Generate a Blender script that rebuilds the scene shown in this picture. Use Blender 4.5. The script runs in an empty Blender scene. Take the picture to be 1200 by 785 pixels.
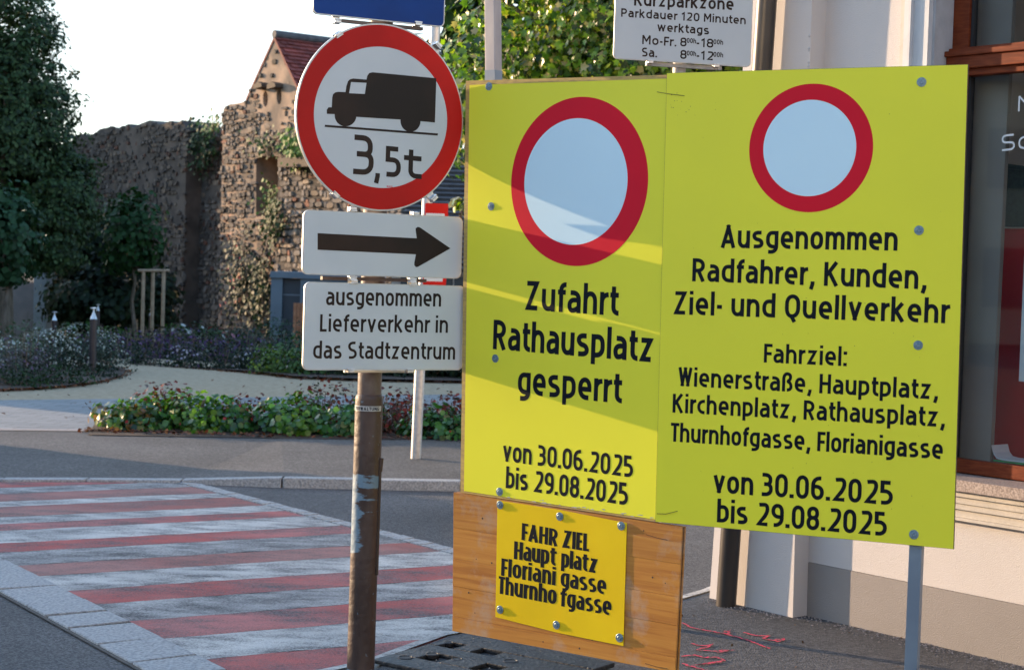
import bpy, bmesh, math, random
import numpy as np
from mathutils import Vector, noise
from mathutils.geometry import tessellate_polygon
random.seed(7); RNG = np.random.default_rng(7)
SC = bpy.context.scene
COL = SC.collection
R = math.radians

# ---------------------------------------------------------------- camera
FPX = 2000.0; PITCH = R(2.19); ROLL = R(1.8)
EYE = np.array([0.0, 0.0, 1.6])
FW = np.array([0, math.cos(PITCH), -math.sin(PITCH)])
_u = np.array([0, math.sin(PITCH), math.cos(PITCH)]); _r = np.array([1.0, 0, 0])
CR = math.cos(ROLL) * _r + math.sin(ROLL) * _u
CU = -math.sin(ROLL) * _r + math.cos(ROLL) * _u
cam_d = bpy.data.cameras.new('camera'); cam = bpy.data.objects.new('camera', cam_d)
COL.objects.link(cam); SC.camera = cam
from mathutils import Matrix
M = Matrix(((CR[0], CU[0], -FW[0], EYE[0]), (CR[1], CU[1], -FW[1], EYE[1]), (CR[2], CU[2], -FW[2], EYE[2]), (0, 0, 0, 1)))
cam.matrix_world = M
cam_d.sensor_width = 36; cam_d.lens = FPX / 1200 * 36
cam_d.clip_start = 0.05; cam_d.clip_end = 2000
cam_d.dof.use_dof = True; cam_d.dof.focus_distance = 6.1; cam_d.dof.aperture_fstop = 8.0

def ray(x, y): return FW * FPX + (x - 600) * CR - (y - 392.5) * CU
def G(x, y, z=0.0):
    d = ray(x, y); return EYE + d * (z - EYE[2]) / d[2]
def P(x, y, D):
    d = ray(x, y); return EYE + d * D / d[1]

# ---------------------------------------------------------------- world, sun, exposure
SUN_EL = 9.3; SUN_AZ = 149.3            # azimuth counter-clockwise from +x
sa = R(SUN_AZ); se = R(SUN_EL)
SUNV = Vector((math.cos(sa) * math.cos(se), math.sin(sa) * math.cos(se), math.sin(se)))
w = bpy.data.worlds.new('World'); SC.world = w; w.use_nodes = True
nt = w.node_tree; nt.nodes.clear()
out = nt.nodes.new('ShaderNodeOutputWorld'); bg = nt.nodes.new('ShaderNodeBackground')
sky = nt.nodes.new('ShaderNodeTexSky'); sky.sky_type = 'NISHITA'; sky.sun_disc = False
sky.sun_elevation = se; sky.sun_rotation = R(90 - SUN_AZ); sky.dust_density = .9; sky.ozone_density = 2.0; sky.air_density = 1.0
tc = nt.nodes.new('ShaderNodeTexCoord'); mp = nt.nodes.new('ShaderNodeMapping'); mp.inputs['Scale'].default_value = (1, 1, 3.2)
ns = nt.nodes.new('ShaderNodeTexNoise'); ns.inputs['Scale'].default_value = 2.2; ns.inputs['Detail'].default_value = 7; ns.inputs['Roughness'].default_value = .55
rp = nt.nodes.new('ShaderNodeMapRange'); rp.inputs[1].default_value = .35; rp.inputs[2].default_value = .7; rp.inputs[3].default_value = .65; rp.inputs[4].default_value = .95
mx = nt.nodes.new('ShaderNodeMix'); mx.data_type = 'RGBA'; mx.inputs[7].default_value = (1.9, 2.12, 2.2, 1)
nt.links.new(tc.outputs['Generated'], mp.inputs[0]); nt.links.new(mp.outputs[0], ns.inputs['Vector'])
sx_ = nt.nodes.new('ShaderNodeSeparateXYZ'); nt.links.new(tc.outputs['Generated'], sx_.inputs[0])
el = nt.nodes.new('ShaderNodeMapRange'); el.inputs[1].default_value = .14; el.inputs[2].default_value = .34; el.inputs[3].default_value = 1.0; el.inputs[4].default_value = .03
nt.links.new(sx_.outputs[2], el.inputs[0]); mlt = nt.nodes.new('ShaderNodeMath'); mlt.operation = 'MULTIPLY'
nt.links.new(ns.outputs[0], rp.inputs[0]); nt.links.new(rp.outputs[0], mlt.inputs[0]); nt.links.new(el.outputs[0], mlt.inputs[1]); nt.links.new(mlt.outputs[0], mx.inputs[0]); nt.links.new(sky.outputs[0], mx.inputs[6])
nt.links.new(mx.outputs[2], bg.inputs[0]); nt.links.new(bg.outputs[0], out.inputs[0])
bg.inputs[1].default_value = .15
sl = bpy.data.lights.new('sun', 'SUN'); so = bpy.data.objects.new('sun', sl); COL.objects.link(so)
sl.energy = 2.0; sl.angle = R(.5); sl.color = (1.0, .70, .43)
so.rotation_euler = SUNV.to_track_quat('Z', 'Y').to_euler()
SC.view_settings.view_transform = 'Standard'; SC.view_settings.look = 'None'; SC.view_settings.gamma = 1
SC.view_settings.exposure = 2.2

# ---------------------------------------------------------------- materials
def srgb(r, g, b):
    f = lambda c: (c / 255 / 12.92) if c <= 10 else ((c / 255 + .055) / 1.055) ** 2.4
    return (f(r), f(g), f(b))
def mat(name, col, rough=.6, var=0, vscale=8, col2=None, bump=0, bscale=60, metal=0, spec=.5, tint=False, trans=0,
        detail=6, coat=0, lo=.4, hi=.6, vstretch=(1, 1, 1), alpha=1.0):
    m = bpy.data.materials.new(name); m.use_nodes = True; n = m.node_tree; L = n.links
    b = n.nodes['Principled BSDF']; b.inputs['Roughness'].default_value = rough; b.inputs['Metallic'].default_value = metal
    b.inputs['Specular IOR Level'].default_value = spec; b.inputs['Coat Weight'].default_value = coat
    b.inputs['Base Color'].default_value = (*col, 1)
    t = n.nodes.new('ShaderNodeTexCoord'); src = None
    if col2 is not None:
        mm = n.nodes.new('ShaderNodeMapping'); mm.inputs['Scale'].default_value = vstretch
        nz = n.nodes.new('ShaderNodeTexNoise'); nz.inputs['Scale'].default_value = vscale; nz.inputs['Detail'].default_value = detail
        mr = n.nodes.new('ShaderNodeMapRange'); mr.inputs[1].default_value = lo; mr.inputs[2].default_value = hi
        mi = n.nodes.new('ShaderNodeMix'); mi.data_type = 'RGBA'
        mi.inputs[6].default_value = (*col, 1); mi.inputs[7].default_value = (*col2, 1)
        L.new(t.outputs['Object'], mm.inputs[0]); L.new(mm.outputs[0], nz.inputs['Vector']); L.new(nz.outputs[0], mr.inputs[0])
        L.new(mr.outputs[0], mi.inputs[0]); src = mi.outputs[2]
    if tint:
        a = n.nodes.new('ShaderNodeAttribute'); a.attribute_name = 'tint'
        if src is None: src = a.outputs['Color']
        else:
            mu = n.nodes.new('ShaderNodeMix'); mu.data_type = 'RGBA'; mu.blend_type = 'MULTIPLY'; mu.inputs[0].default_value = 1
            L.new(src, mu.inputs[6]); L.new(a.outputs['Color'], mu.inputs[7]); src = mu.outputs[2]
    if src is not None: L.new(src, b.inputs['Base Color'])
    if bump:
        bn = n.nodes.new('ShaderNodeTexNoise'); bn.inputs['Scale'].default_value = bscale; bn.inputs['Detail'].default_value = 5
        bu = n.nodes.new('ShaderNodeBump'); bu.inputs['Strength'].default_value = bump; bu.inputs['Distance'].default_value = .01
        L.new(t.outputs['Object'], bn.inputs['Vector']); L.new(bn.outputs[0], bu.inputs['Height']); L.new(bu.outputs[0], b.inputs['Normal'])
    if trans:
        o = n.nodes['Material Output']; tr = n.nodes.new('ShaderNodeBsdfTranslucent'); ms = n.nodes.new('ShaderNodeMixShader'); ms.inputs[0].default_value = trans
        tr.inputs[0].default_value = (*col, 1)
        if src is not None:
            gm = n.nodes.new('ShaderNodeMix'); gm.data_type = 'RGBA'; gm.blend_type = 'MULTIPLY'; gm.inputs[0].default_value = 1
            gm.inputs[7].default_value = (1.5, 1.6, .6, 1); L.new(src, gm.inputs[6]); L.new(gm.outputs[2], tr.inputs[0])
        L.new(b.outputs[0], ms.inputs[1]); L.new(tr.outputs[0], ms.inputs[2]); L.new(ms.outputs[0], o.inputs[0])
    return m

def asphalt(name, base, light, fine=260, paint=None, paint2=None, wear=.5, wscale=2.0, stretch=None, rot=0):
    """speckled asphalt; with paint: worn paint through which the stone chips show"""
    m = bpy.data.materials.new(name); m.use_nodes = True; n = m.node_tree; L = n.links; b = n.nodes['Principled BSDF']
    b.inputs['Roughness'].default_value = .85; b.inputs['Specular IOR Level'].default_value = .3
    t = n.nodes.new('ShaderNodeTexCoord')
    def nz(s, d=4, vec=None, rough=.5):
        k = n.nodes.new('ShaderNodeTexNoise'); k.inputs['Scale'].default_value = s; k.inputs['Detail'].default_value = d; k.inputs['Roughness'].default_value = rough
        L.new(vec or t.outputs['Object'], k.inputs['Vector']); return k.outputs[0]
    def mr(s, a, c, e=0, f=1):
        k = n.nodes.new('ShaderNodeMapRange'); L.new(s, k.inputs[0])
        for i, v in enumerate((a, c, e, f)): k.inputs[i + 1].default_value = v
        return k.outputs[0]
    def mix(f, a, c, bl='MIX'):
        k = n.nodes.new('ShaderNodeMix'); k.data_type = 'RGBA'; k.blend_type = bl
        if isinstance(f, (int, float)): k.inputs[0].default_value = f
        else: L.new(f, k.inputs[0])
        for i, v in ((6, a), (7, c)):
            if isinstance(v, tuple): k.inputs[i].default_value = (*v, 1)
            else: L.new(v, k.inputs[i])
        return k.outputs[2]
    vo = n.nodes.new('ShaderNodeTexVoronoi'); vo.inputs['Scale'].default_value = fine * .5; L.new(t.outputs['Object'], vo.inputs['Vector'])
    sep = n.nodes.new('ShaderNodeSeparateColor'); L.new(vo.outputs['Color'], sep.inputs[0])
    grain = mr(sep.outputs[0], .2, 1.0)
    c = mix(grain, base, light)
    big = mr(nz(.8, 5), .3, .7, .72, 1.2)
    k = n.nodes.new('ShaderNodeMix'); k.data_type = 'RGBA'; k.blend_type = 'MULTIPLY'; k.inputs[0].default_value = 1
    cc = n.nodes.new('ShaderNodeCombineColor')
    for i in range(3): L.new(big, cc.inputs[i])
    L.new(c, k.inputs[6]); L.new(cc.outputs[0], k.inputs[7]); c = k.outputs[2]
    if paint:
        mp_ = n.nodes.new('ShaderNodeMapping'); mp_.inputs['Scale'].default_value = (1, 2.2, 1); mp_.inputs['Rotation'].default_value = (0, 0, rot)
        L.new(t.outputs['Object'], mp_.inputs[0])
        a1 = nz(wscale, 6, mp_.outputs[0], .65); a2 = nz(75, 6, None, .7)
        ad = n.nodes.new('ShaderNodeMath'); ad.operation = 'MULTIPLY_ADD'; L.new(a2, ad.inputs[0]); ad.inputs[1].default_value = .75; L.new(a1, ad.inputs[2])
        f = mr(ad.outputs[0], wear + .22, wear + .52)
        f2 = mr(nz(1.3, 3), .4, .6); pc = mix(f2, paint, paint2 or paint)
        c = mix(f, pc, c)
    L.new(c, b.inputs['Base Color'])
    bu = n.nodes.new('ShaderNodeBump'); bu.inputs['Strength'].default_value = .6; bu.inputs['Distance'].default_value = .004
    L.new(vo.outputs['Distance'], bu.inputs['Height']); L.new(bu.outputs[0], b.inputs['Normal'])
    return m

MT = {}
MT['asphalt_road'] = asphalt('asphalt_road', (.055, .056, .060), (.15, .15, .155))
MT['asphalt_walk'] = asphalt('asphalt_walk', (.05, .051, .055), (.125, .125, .13), fine=200)
MT['asphalt_far'] = asphalt('asphalt_far', (.065, .064, .064), (.14, .135, .133), fine=140)
MT['red_paint'] = asphalt('red_paint', (.06, .06, .065), (.16, .16, .165), paint=(.43, .095, .085), paint2=(.46, .17, .16), wear=.53, rot=R(-60))
MT['red_faded'] = asphalt('red_faded', (.07, .068, .07), (.18, .17, .17), paint=(.32, .12, .105), paint2=(.36, .18, .16), wear=.58, rot=R(-60))
MT['white_paint'] = asphalt('white_paint', (.07, .07, .075), (.19, .19, .195), paint=(.56, .56, .54), paint2=(.44, .44, .43), wear=.56, rot=R(-60), wscale=3.5)
MT['white_worn'] = asphalt('white_worn', (.075, .075, .08), (.20, .20, .205), paint=(.47, .47, .46), paint2=(.34, .34, .34), wear=.48, rot=R(-60), wscale=3.5)
MT['granite'] = mat('granite', (.22, .23, .24), .8, col2=(.40, .41, .42), vscale=70, bump=.9, bscale=35, lo=.35, hi=.65)
MT['granite_warm'] = mat('granite_warm', (.22, .17, .15), .6, col2=(.42, .34, .30), vscale=120, bump=.2, lo=.4, hi=.6)
MT['joint'] = mat('joint', (.06, .058, .055), .9, col2=(.10, .09, .08), vscale=40)
MT['spray'] = mat('spray_paint', srgb(225, 60, 90), .7, col2=(.10, .05, .06), vscale=60, lo=.48, hi=.62)
MT['gravel'] = mat('beige_gravel', (.29, .225, .14), .95, col2=(.41, .33, .225), vscale=14, bump=.5, bscale=80, lo=.3, hi=.7, detail=9)
MT['soil'] = mat('soil', (.035, .022, .016), .95, col2=(.07, .045, .03), vscale=9, bump=.8, bscale=30)
MT['grass'] = mat('lawn', (.035, .07, .02), .9, col2=(.06, .10, .03), vscale=6, bump=1, bscale=60)
MT['leaf'] = mat('leaf', (.1, .2, .05), .32, tint=True, trans=.35, spec=.6)
MT['leaf_dark'] = mat('leaf_dark', (.1, .2, .05), .6, tint=True, trans=.12, spec=.25)
MT['petal'] = mat('petal', (.8, .8, .8), .6, tint=True, trans=.05, spec=.2)
MT['bark'] = mat('bark', (.10, .075, .055), .9, col2=(.17, .13, .10), vscale=14, bump=.9, bscale=25, vstretch=(1, 1, .2))
MT['yellow'] = mat('yellow_film', (.87, .84, .042), .38, col2=(.84, .81, .044), vscale=1.5, spec=.35, bump=.10, bscale=2.5)
MT['yellow_sheet'] = mat('orange_yellow_film', (.82, .56, .01), .22, col2=(.86, .61, .012), vscale=3, spec=.5, bump=.06, bscale=7)
MT['ply_edge'] = mat('plywood_edge', (.52, .36, .10), .6, col2=(.40, .27, .09), vscale=30, vstretch=(1, 1, 4))
MT['alu_edge'] = mat('board_edge', (.16, .11, .07), .6, col2=(.09, .07, .05), vscale=60)
MT['ring_red'] = mat('red_print', (.72, .010, .030), .5, col2=(.68, .010, .030), vscale=3, spec=.15)
MT['disc'] = mat('pale_blue_print', (.64, .87, .97), .4, col2=(.62, .85, .96), vscale=2, spec=.3)
MT['print_black'] = mat('black_print', (.006, .009, .016), .5, spec=.12)
MT['sign_white'] = mat('sign_white_sheeting', (.62, .66, .67), .4, col2=(.58, .625, .64), vscale=4, spec=.4)
MT['sign_black'] = mat('sign_black_print', (.014, .009, .007), .35, col2=(.03, .015, .010), vscale=3, spec=.2)
MT['sign_red'] = mat('sign_red_sheeting', (.62, .008, .004), .4, col2=(.48, .005, .003), vscale=2.5, spec=.2)
MT['sign_blue'] = mat('sign_blue_sheeting', (.002, .05, .25), .4, col2=(.002, .042, .21), vscale=5, spec=.2)
MT['sign_rim'] = mat('galvanised_rim', (.50, .50, .48), .45, metal=.6, col2=(.60, .60, .57), vscale=30)
MT['steel'] = mat('galvanised_steel', (.50, .51, .52), .42, metal=.75, col2=(.62, .62, .62), vscale=25, bump=.1)
MT['steel_dull'] = mat('weathered_steel', (.40, .38, .35), .6, metal=.35, col2=(.50, .47, .43), vscale=20)
MT['clamp'] = mat('stainless_clamp', (.62, .62, .62), .28, metal=.9, col2=(.5, .48, .46), vscale=60)
MT['washer'] = mat('zinc_washer', (.14, .24, .31), .35, metal=.5, col2=(.24, .33, .40), vscale=90)
MT['rust_pole'] = mat('rusty_brown_pole', (.045, .024, .018), .5, col2=(.10, .062, .048), vscale=7, bump=.35, bscale=40, vstretch=(1.5, 1.5, .5), spec=.45, lo=.38, hi=.68)
def scraped_pole():
    m = MT['rust_pole'].copy(); m.name = 'rusty_pole_with_scraped_paint'; n = m.node_tree; L = n.links; b = n.nodes['Principled BSDF']; old = b.inputs['Base Color'].links[0].from_socket
    t = n.nodes.new('ShaderNodeTexCoord'); sp = n.nodes.new('ShaderNodeSeparateXYZ'); L.new(t.outputs['Object'], sp.inputs[0])
    mm = n.nodes.new('ShaderNodeMapping'); mm.inputs['Scale'].default_value = (.5, .5, 1.6); L.new(t.outputs['Object'], mm.inputs[0])
    nz = n.nodes.new('ShaderNodeTexNoise'); nz.inputs['Scale'].default_value = 26; nz.inputs['Detail'].default_value = 7; nz.inputs['Roughness'].default_value = .65; L.new(mm.outputs[0], nz.inputs['Vector'])
    def M_(op, a, c, d=None):
        k = n.nodes.new('ShaderNodeMath'); k.operation = op
        for i, v in enumerate((a, c, d)):
            if v is None: continue
            if isinstance(v, (int, float)): k.inputs[i].default_value = v
            else: L.new(v, k.inputs[i])
        return k.outputs[0]
    def win(lo, hi, soft=.012):
        a = n.nodes.new('ShaderNodeMapRange'); L.new(sp.outputs[2], a.inputs[0]); a.inputs[1].default_value = lo; a.inputs[2].default_value = lo + soft
        c = n.nodes.new('ShaderNodeMapRange'); L.new(sp.outputs[2], c.inputs[0]); c.inputs[1].default_value = hi; c.inputs[2].default_value = hi - soft
        return M_('MULTIPLY', a.outputs[0], c.outputs[0])
    z = lambda y: float(P(428, y, 6.19)[2])
    left = M_('MULTIPLY_ADD', sp.outputs[0], -14.0, -.22)       # stronger towards the left side of the tube
    f1 = M_('MULTIPLY', win(z(648), z(553)), M_('ADD', left, .52)); f2 = M_('MULTIPLY', win(z(573), z(552)), .72); f3 = M_('MULTIPLY', win(z(588), z(580)), .62); f4 = M_('MULTIPLY', win(z(600), z(594)), .52)
    f5 = M_('MULTIPLY', win(z(790), z(780)), .7)
    tot = M_('MAXIMUM', M_('MAXIMUM', f1, f2), M_('MAXIMUM', M_('MAXIMUM', f3, f4), f5)); tot = M_('ADD', M_('MULTIPLY_ADD', nz.outputs[0], 1.6, -.8), tot)
    mr = n.nodes.new('ShaderNodeMapRange'); mr.inputs[1].default_value = .42; mr.inputs[2].default_value = .56; L.new(tot, mr.inputs[0])
    n2 = n.nodes.new('ShaderNodeTexNoise'); n2.inputs['Scale'].default_value = 60; L.new(t.outputs['Object'], n2.inputs['Vector'])
    sc = n.nodes.new('ShaderNodeMapRange'); sc.inputs[1].default_value = .70; sc.inputs[2].default_value = .76; sc.inputs[4].default_value = .6; L.new(n2.outputs[0], sc.inputs[0])
    mi = n.nodes.new('ShaderNodeMix'); mi.data_type = 'RGBA'; mi.inputs[7].default_value = (.15, .23, .29, 1); L.new(M_('MAXIMUM', mr.outputs[0], sc.outputs[0]), mi.inputs[0]); L.new(old, mi.inputs[6]); L.new(mi.outputs[2], b.inputs['Base Color'])
    return m
MT['scraped_pole'] = scraped_pole()
MT['rust_upper'] = mat('brown_grey_pole', (.085, .05, .04), .5, col2=(.16, .13, .115), vscale=9, bump=.2, bscale=40)
MT['bluegrey_paint'] = mat('blue_grey_scraped_paint', (.22, .30, .36), .6, col2=(.30, .36, .40), vscale=40, bump=.3)
MT['sticker'] = mat('white_sticker', (.5, .5, .48), .5, col2=(.4, .4, .38), vscale=60)
MT['white_wood'] = mat('white_painted_post', (.60, .54, .50), .6, col2=(.46, .42, .42), vscale=14, vstretch=(1, 1, .3), lo=.4, hi=.7)
MT['sticker_grey'] = mat('grey_sleeve', (.30, .36, .42), .5)
MT['grey_post'] = mat('blue_grey_post', (.20, .26, .32), .45, metal=.1, col2=(.17, .22, .28), vscale=6)
MT['rubber'] = mat('black_recycled_plastic', (.020, .022, .026), .5, col2=(.035, .04, .046), vscale=22, bump=.5, bscale=60, spec=.35)
MT['rubber_dark'] = mat('black_recess', (.012, .012, .014), .6)
MT['pipe'] = mat('dark_bronze_downpipe', (.035, .030, .027), .38, metal=.1, col2=(.05, .042, .037), vscale=8, vstretch=(1, 1, .3))
MT['plaster'] = mat('rendered_wall', (.56, .53, .51), .9, col2=(.60, .565, .545), vscale=2.2, bump=.28, bscale=220, lo=.3, hi=.7)
MT['plaster_low'] = mat('rendered_plinth', (.26, .24, .225), .9, col2=(.30, .275, .26), vscale=2.2, bump=.32, bscale=220, lo=.3, hi=.7)
MT['stucco'] = mat('smooth_white_stucco', (.60, .61, .62), .75, col2=(.55, .56, .57), vscale=7, bump=.1)
MT['mould'] = mat('cream_moulding', (.58, .53, .46), .8, col2=(.52, .48, .42), vscale=9, bump=.15)
MT['reveal'] = mat('grey_reveal_plaster', (.40, .41, .43), .9, col2=(.46, .47, .49), vscale=12, bump=.2)
MT['redwood'] = mat('varnished_red_brown_wood', (.13, .024, .007), .55, col2=(.19, .040, .012), vscale=5, vstretch=(3, 3, 20), spec=.18)
MT['dark_void'] = mat('dark_interior', (.02, .02, .022), .9)
MT['banner'] = mat('dark_red_poster', (.55, .012, .014), .6, col2=(.48, .010, .012), vscale=2)
MT['beige_panel'] = mat('beige_blind', (.26, .24, .21), .8, col2=(.22, .20, .18), vscale=2)
MT['green_mesh'] = mat('dark_green_fabric', (.02, .04, .035), .8, col2=(.03, .06, .05), vscale=60)
MT['card'] = mat('white_card', (.7, .74, .76), .5)
MT['green_edge'] = mat('green_plastic', (.05, .35, .12), .4)
MT['stone'] = mat('rubble_stone', (.9, .9, .9), .9, tint=True, col2=(.55, .5, .45), vscale=3, bump=1, bscale=9, lo=.35, hi=.7)
MT['mortar'] = mat('lime_mortar_core', (.055, .046, .04), .95, col2=(.095, .078, .066), vscale=1.6, bump=1, bscale=5)
MT['ruin_plaster'] = mat('weathered_lime_plaster', (.40, .28, .20), .95, col2=(.18, .14, .11), vscale=1.2, bump=.8, bscale=6)
MT['roof_red'] = mat('red_clay_tile', (.26, .055, .04), .8, tint=True, col2=(.19, .04, .032), vscale=2)
MT['roof_red_plain'] = mat('red_roof_plain', (.20, .045, .034), .8, col2=(.15, .035, .03), vscale=2)
MT['roof_grey'] = mat('dark_shingle', (.065, .06, .065), .8, col2=(.10, .092, .095), vscale=5)
MT['timber_dark'] = mat('dark_timber', (.07, .045, .03), .8)
MT['kiosk'] = mat('grey_blue_panel', (.13, .165, .20), .6, col2=(.15, .185, .22), vscale=2)
MT['kiosk_door'] = mat('dark_grey_door', (.035, .045, .06), .5)
MT['larch'] = mat('larch_slats', (.38, .15, .07), .7, col2=(.46, .2, .1), vscale=10)
MT['stake'] = mat('pale_round_timber', (.30, .20, .13), .8, col2=(.38, .27, .18), vscale=14)
MT['bollard'] = mat('anthracite_metal', (.045, .04, .045), .4, metal=.4, col2=(.06, .05, .055), vscale=5)
MT['bollard_cap'] = mat('bollard_head_metal', (.55, .60, .66), .35, metal=.6, col2=(.62, .66, .7), vscale=9)
MT['garden_wall'] = mat('pink_grey_garden_wall', (.26, .23, .23), .9, col2=(.32, .27, .26), vscale=3)
MT['pier'] = mat('pale_wall_pier', (.38, .40, .43), .9, col2=(.33, .35, .37), vscale=4)
MT['house_wall'] = mat('ochre_house_wall', (.55, .47, .36), .9, col2=(.5, .43, .33), vscale=2)
MT['terrace_wall'] = mat('white_bounce_terrace', (.78, .77, .74), .9, col2=(.74, .73, .70), vscale=1)
MT['shed_wall'] = mat('pale_shed_wall', (.45, .47, .50), .9)
MT['shed_glass'] = mat('dark_window_pane', (.03, .06, .09), .15)

def wood_mat():
    m = bpy.data.materials.new('shuttering_wood'); m.use_nodes = True; n = m.node_tree; L = n.links; b = n.nodes['Principled BSDF']
    b.inputs['Roughness'].default_value = .42
    t = n.nodes.new('ShaderNodeTexCoord'); mm = n.nodes.new('ShaderNodeMapping'); mm.inputs['Rotation'].default_value = (0, 0, R(37.05)); mm.inputs['Scale'].default_value = (.9, .9, 22)
    L.new(t.outputs['Object'], mm.inputs[0])
    n1 = n.nodes.new('ShaderNodeTexNoise'); n1.inputs['Scale'].default_value = 3; n1.inputs['Detail'].default_value = 8; n1.inputs['Distortion'].default_value = .6; L.new(mm.outputs[0], n1.inputs['Vector'])
    cr = n.nodes.new('ShaderNodeValToRGB'); e = cr.color_ramp.elements
    e[0].position = .30; e[0].color = (.36, .13, .02, 1); e[1].position = .75; e[1].color = (.56, .26, .045, 1)
    x = e.new(.5); x.color = (.48, .20, .032, 1)
    L.new(n1.outputs[0], cr.inputs[0])
    n2 = n.nodes.new('ShaderNodeTexNoise'); n2.inputs['Scale'].default_value = 4.5; n2.inputs['Detail'].default_value = 9; n2.inputs['Roughness'].default_value = .7; L.new(t.outputs['Object'], n2.inputs['Vector'])
    mr = n.nodes.new('ShaderNodeMapRange'); mr.inputs[1].default_value = .52; mr.inputs[2].default_value = .68; mr.inputs[4].default_value = .6; L.new(n2.outputs[0], mr.inputs[0])
    mi = n.nodes.new('ShaderNodeMix'); mi.data_type = 'RGBA'; mi.inputs[7].default_value = (.42, .36, .30, 1)
    L.new(mr.outputs[0], mi.inputs[0]); L.new(cr.outputs[0], mi.inputs[6])
    oi = n.nodes.new('ShaderNodeObjectInfo'); m2 = n.nodes.new('ShaderNodeMapRange'); m2.inputs[3].default_value = .92; m2.inputs[4].default_value = 1.06; L.new(oi.outputs['Random'], m2.inputs[0])
    hs = n.nodes.new('ShaderNodeHueSaturation'); L.new(m2.outputs[0], hs.inputs['Value']); L.new(mi.outputs[2], hs.inputs['Color'])
    L.new(hs.outputs[0], b.inputs['Base Color'])
    bu = n.nodes.new('ShaderNodeBump'); bu.inputs['Strength'].default_value = .25; bu.inputs['Distance'].default_value = .004; L.new(n1.outputs[0], bu.inputs['Height']); L.new(bu.outputs[0], b.inputs['Normal'])
    return m
MT['wood'] = wood_mat()

def brick_mat(name, c1, c2, mc, scale, bw, bh, rot=0, mortar=.02):
    m = bpy.data.materials.new(name); m.use_nodes = True; n = m.node_tree; L = n.links; b = n.nodes['Principled BSDF']; b.inputs['Roughness'].default_value = .85
    t = n.nodes.new('ShaderNodeTexCoord'); mm = n.nodes.new('ShaderNodeMapping'); mm.inputs['Rotation'].default_value = (0, 0, rot); L.new(t.outputs['Object'], mm.inputs[0])
    k = n.nodes.new('ShaderNodeTexBrick'); L.new(mm.outputs[0], k.inputs['Vector'])
    k.inputs['Color1'].default_value = (*c1, 1); k.inputs['Color2'].default_value = (*c2, 1); k.inputs['Mortar'].default_value = (*mc, 1)
    k.inputs['Scale'].default_value = scale; k.inputs['Brick Width'].default_value = bw; k.inputs['Row Height'].default_value = bh; k.inputs['Mortar Size'].default_value = mortar
    L.new(k.outputs['Color'], b.inputs['Base Color'])
    bu = n.nodes.new('ShaderNodeBump'); bu.inputs['Strength'].default_value = .6; bu.inputs['Distance'].default_value = .005; bu.invert = True
    L.new(k.outputs['Fac'], bu.inputs['Height']); L.new(bu.outputs[0], b.inputs['Normal'])
    return m
MT['pavers'] = brick_mat('grey_pavers', (.17, .19, .205), (.23, .245, .255), (.09, .09, .09), 1, .30, .20, R(8), .006)

def glass_mat():
    m = bpy.data.materials.new('window_glass'); m.use_nodes = True; n = m.node_tree; L = n.links; n.nodes.clear()
    o = n.nodes.new('ShaderNodeOutputMaterial'); tr = n.nodes.new('ShaderNodeBsdfTransparent'); gl = n.nodes.new('ShaderNodeBsdfGlossy')
    gl.inputs['Roughness'].default_value = .02; tr.inputs[0].default_value = (.92, .94, .94, 1)
    fr = n.nodes.new('ShaderNodeLayerWeight'); fr.inputs[0].default_value = .5; ms = n.nodes.new('ShaderNodeMixShader')
    pw = n.nodes.new('ShaderNodeMath'); pw.operation = 'POWER'; pw.inputs[1].default_value = 4.0; ma = n.nodes.new('ShaderNodeMath'); ma.operation = 'MULTIPLY_ADD'; ma.inputs[1].default_value = .8; ma.inputs[2].default_value = .045
    L.new(fr.outputs['Facing'], pw.inputs[0]); L.new(pw.outputs[0], ma.inputs[0]); L.new(ma.outputs[0], ms.inputs[0]); L.new(tr.outputs[0], ms.inputs[1]); L.new(gl.outputs[0], ms.inputs[2]); L.new(ms.outputs[0], o.inputs[0])
    return m
MT['glass'] = glass_mat()

# ---------------------------------------------------------------- object helpers
def tag(o, label=None, cat=None, group=None, kind=None):
    if label: o['label'] = label
    if cat: o['category'] = cat
    if group: o['group'] = group
    if kind: o['kind'] = kind
    return o
def world_origin(p):
    v = Vector((0, 0, 0))
    while p is not None: v = v + Vector(p.location); p = p.parent
    return v
def mobj(name, verts, faces, m, parent=None, smooth=False, mats=None, fmat=None):
    V = np.asarray(verts, dtype=np.float64).reshape(-1, 3)
    if parent is not None: V = V - np.array(world_origin(parent))
    me = bpy.data.meshes.new(name); me.from_pydata(V.tolist(), [], [tuple(int(i) for i in f) for f in faces])
    for x in (mats or [m]): me.materials.append(MT[x] if isinstance(x, str) else x)
    if fmat is not None: me.polygons.foreach_set('material_index', fmat)
    if smooth: me.polygons.foreach_set('use_smooth', [True] * len(me.polygons))
    me.update()
    o = bpy.data.objects.new(name, me); COL.objects.link(o)
    if parent is not None: o.parent = parent
    return o
def empty(name, loc, label, cat, group=None):
    o = bpy.data.objects.new(name, None); COL.objects.link(o); o.location = Vector([float(a) for a in loc]); o.empty_display_size = .1
    return tag(o, label, cat, group)
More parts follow.
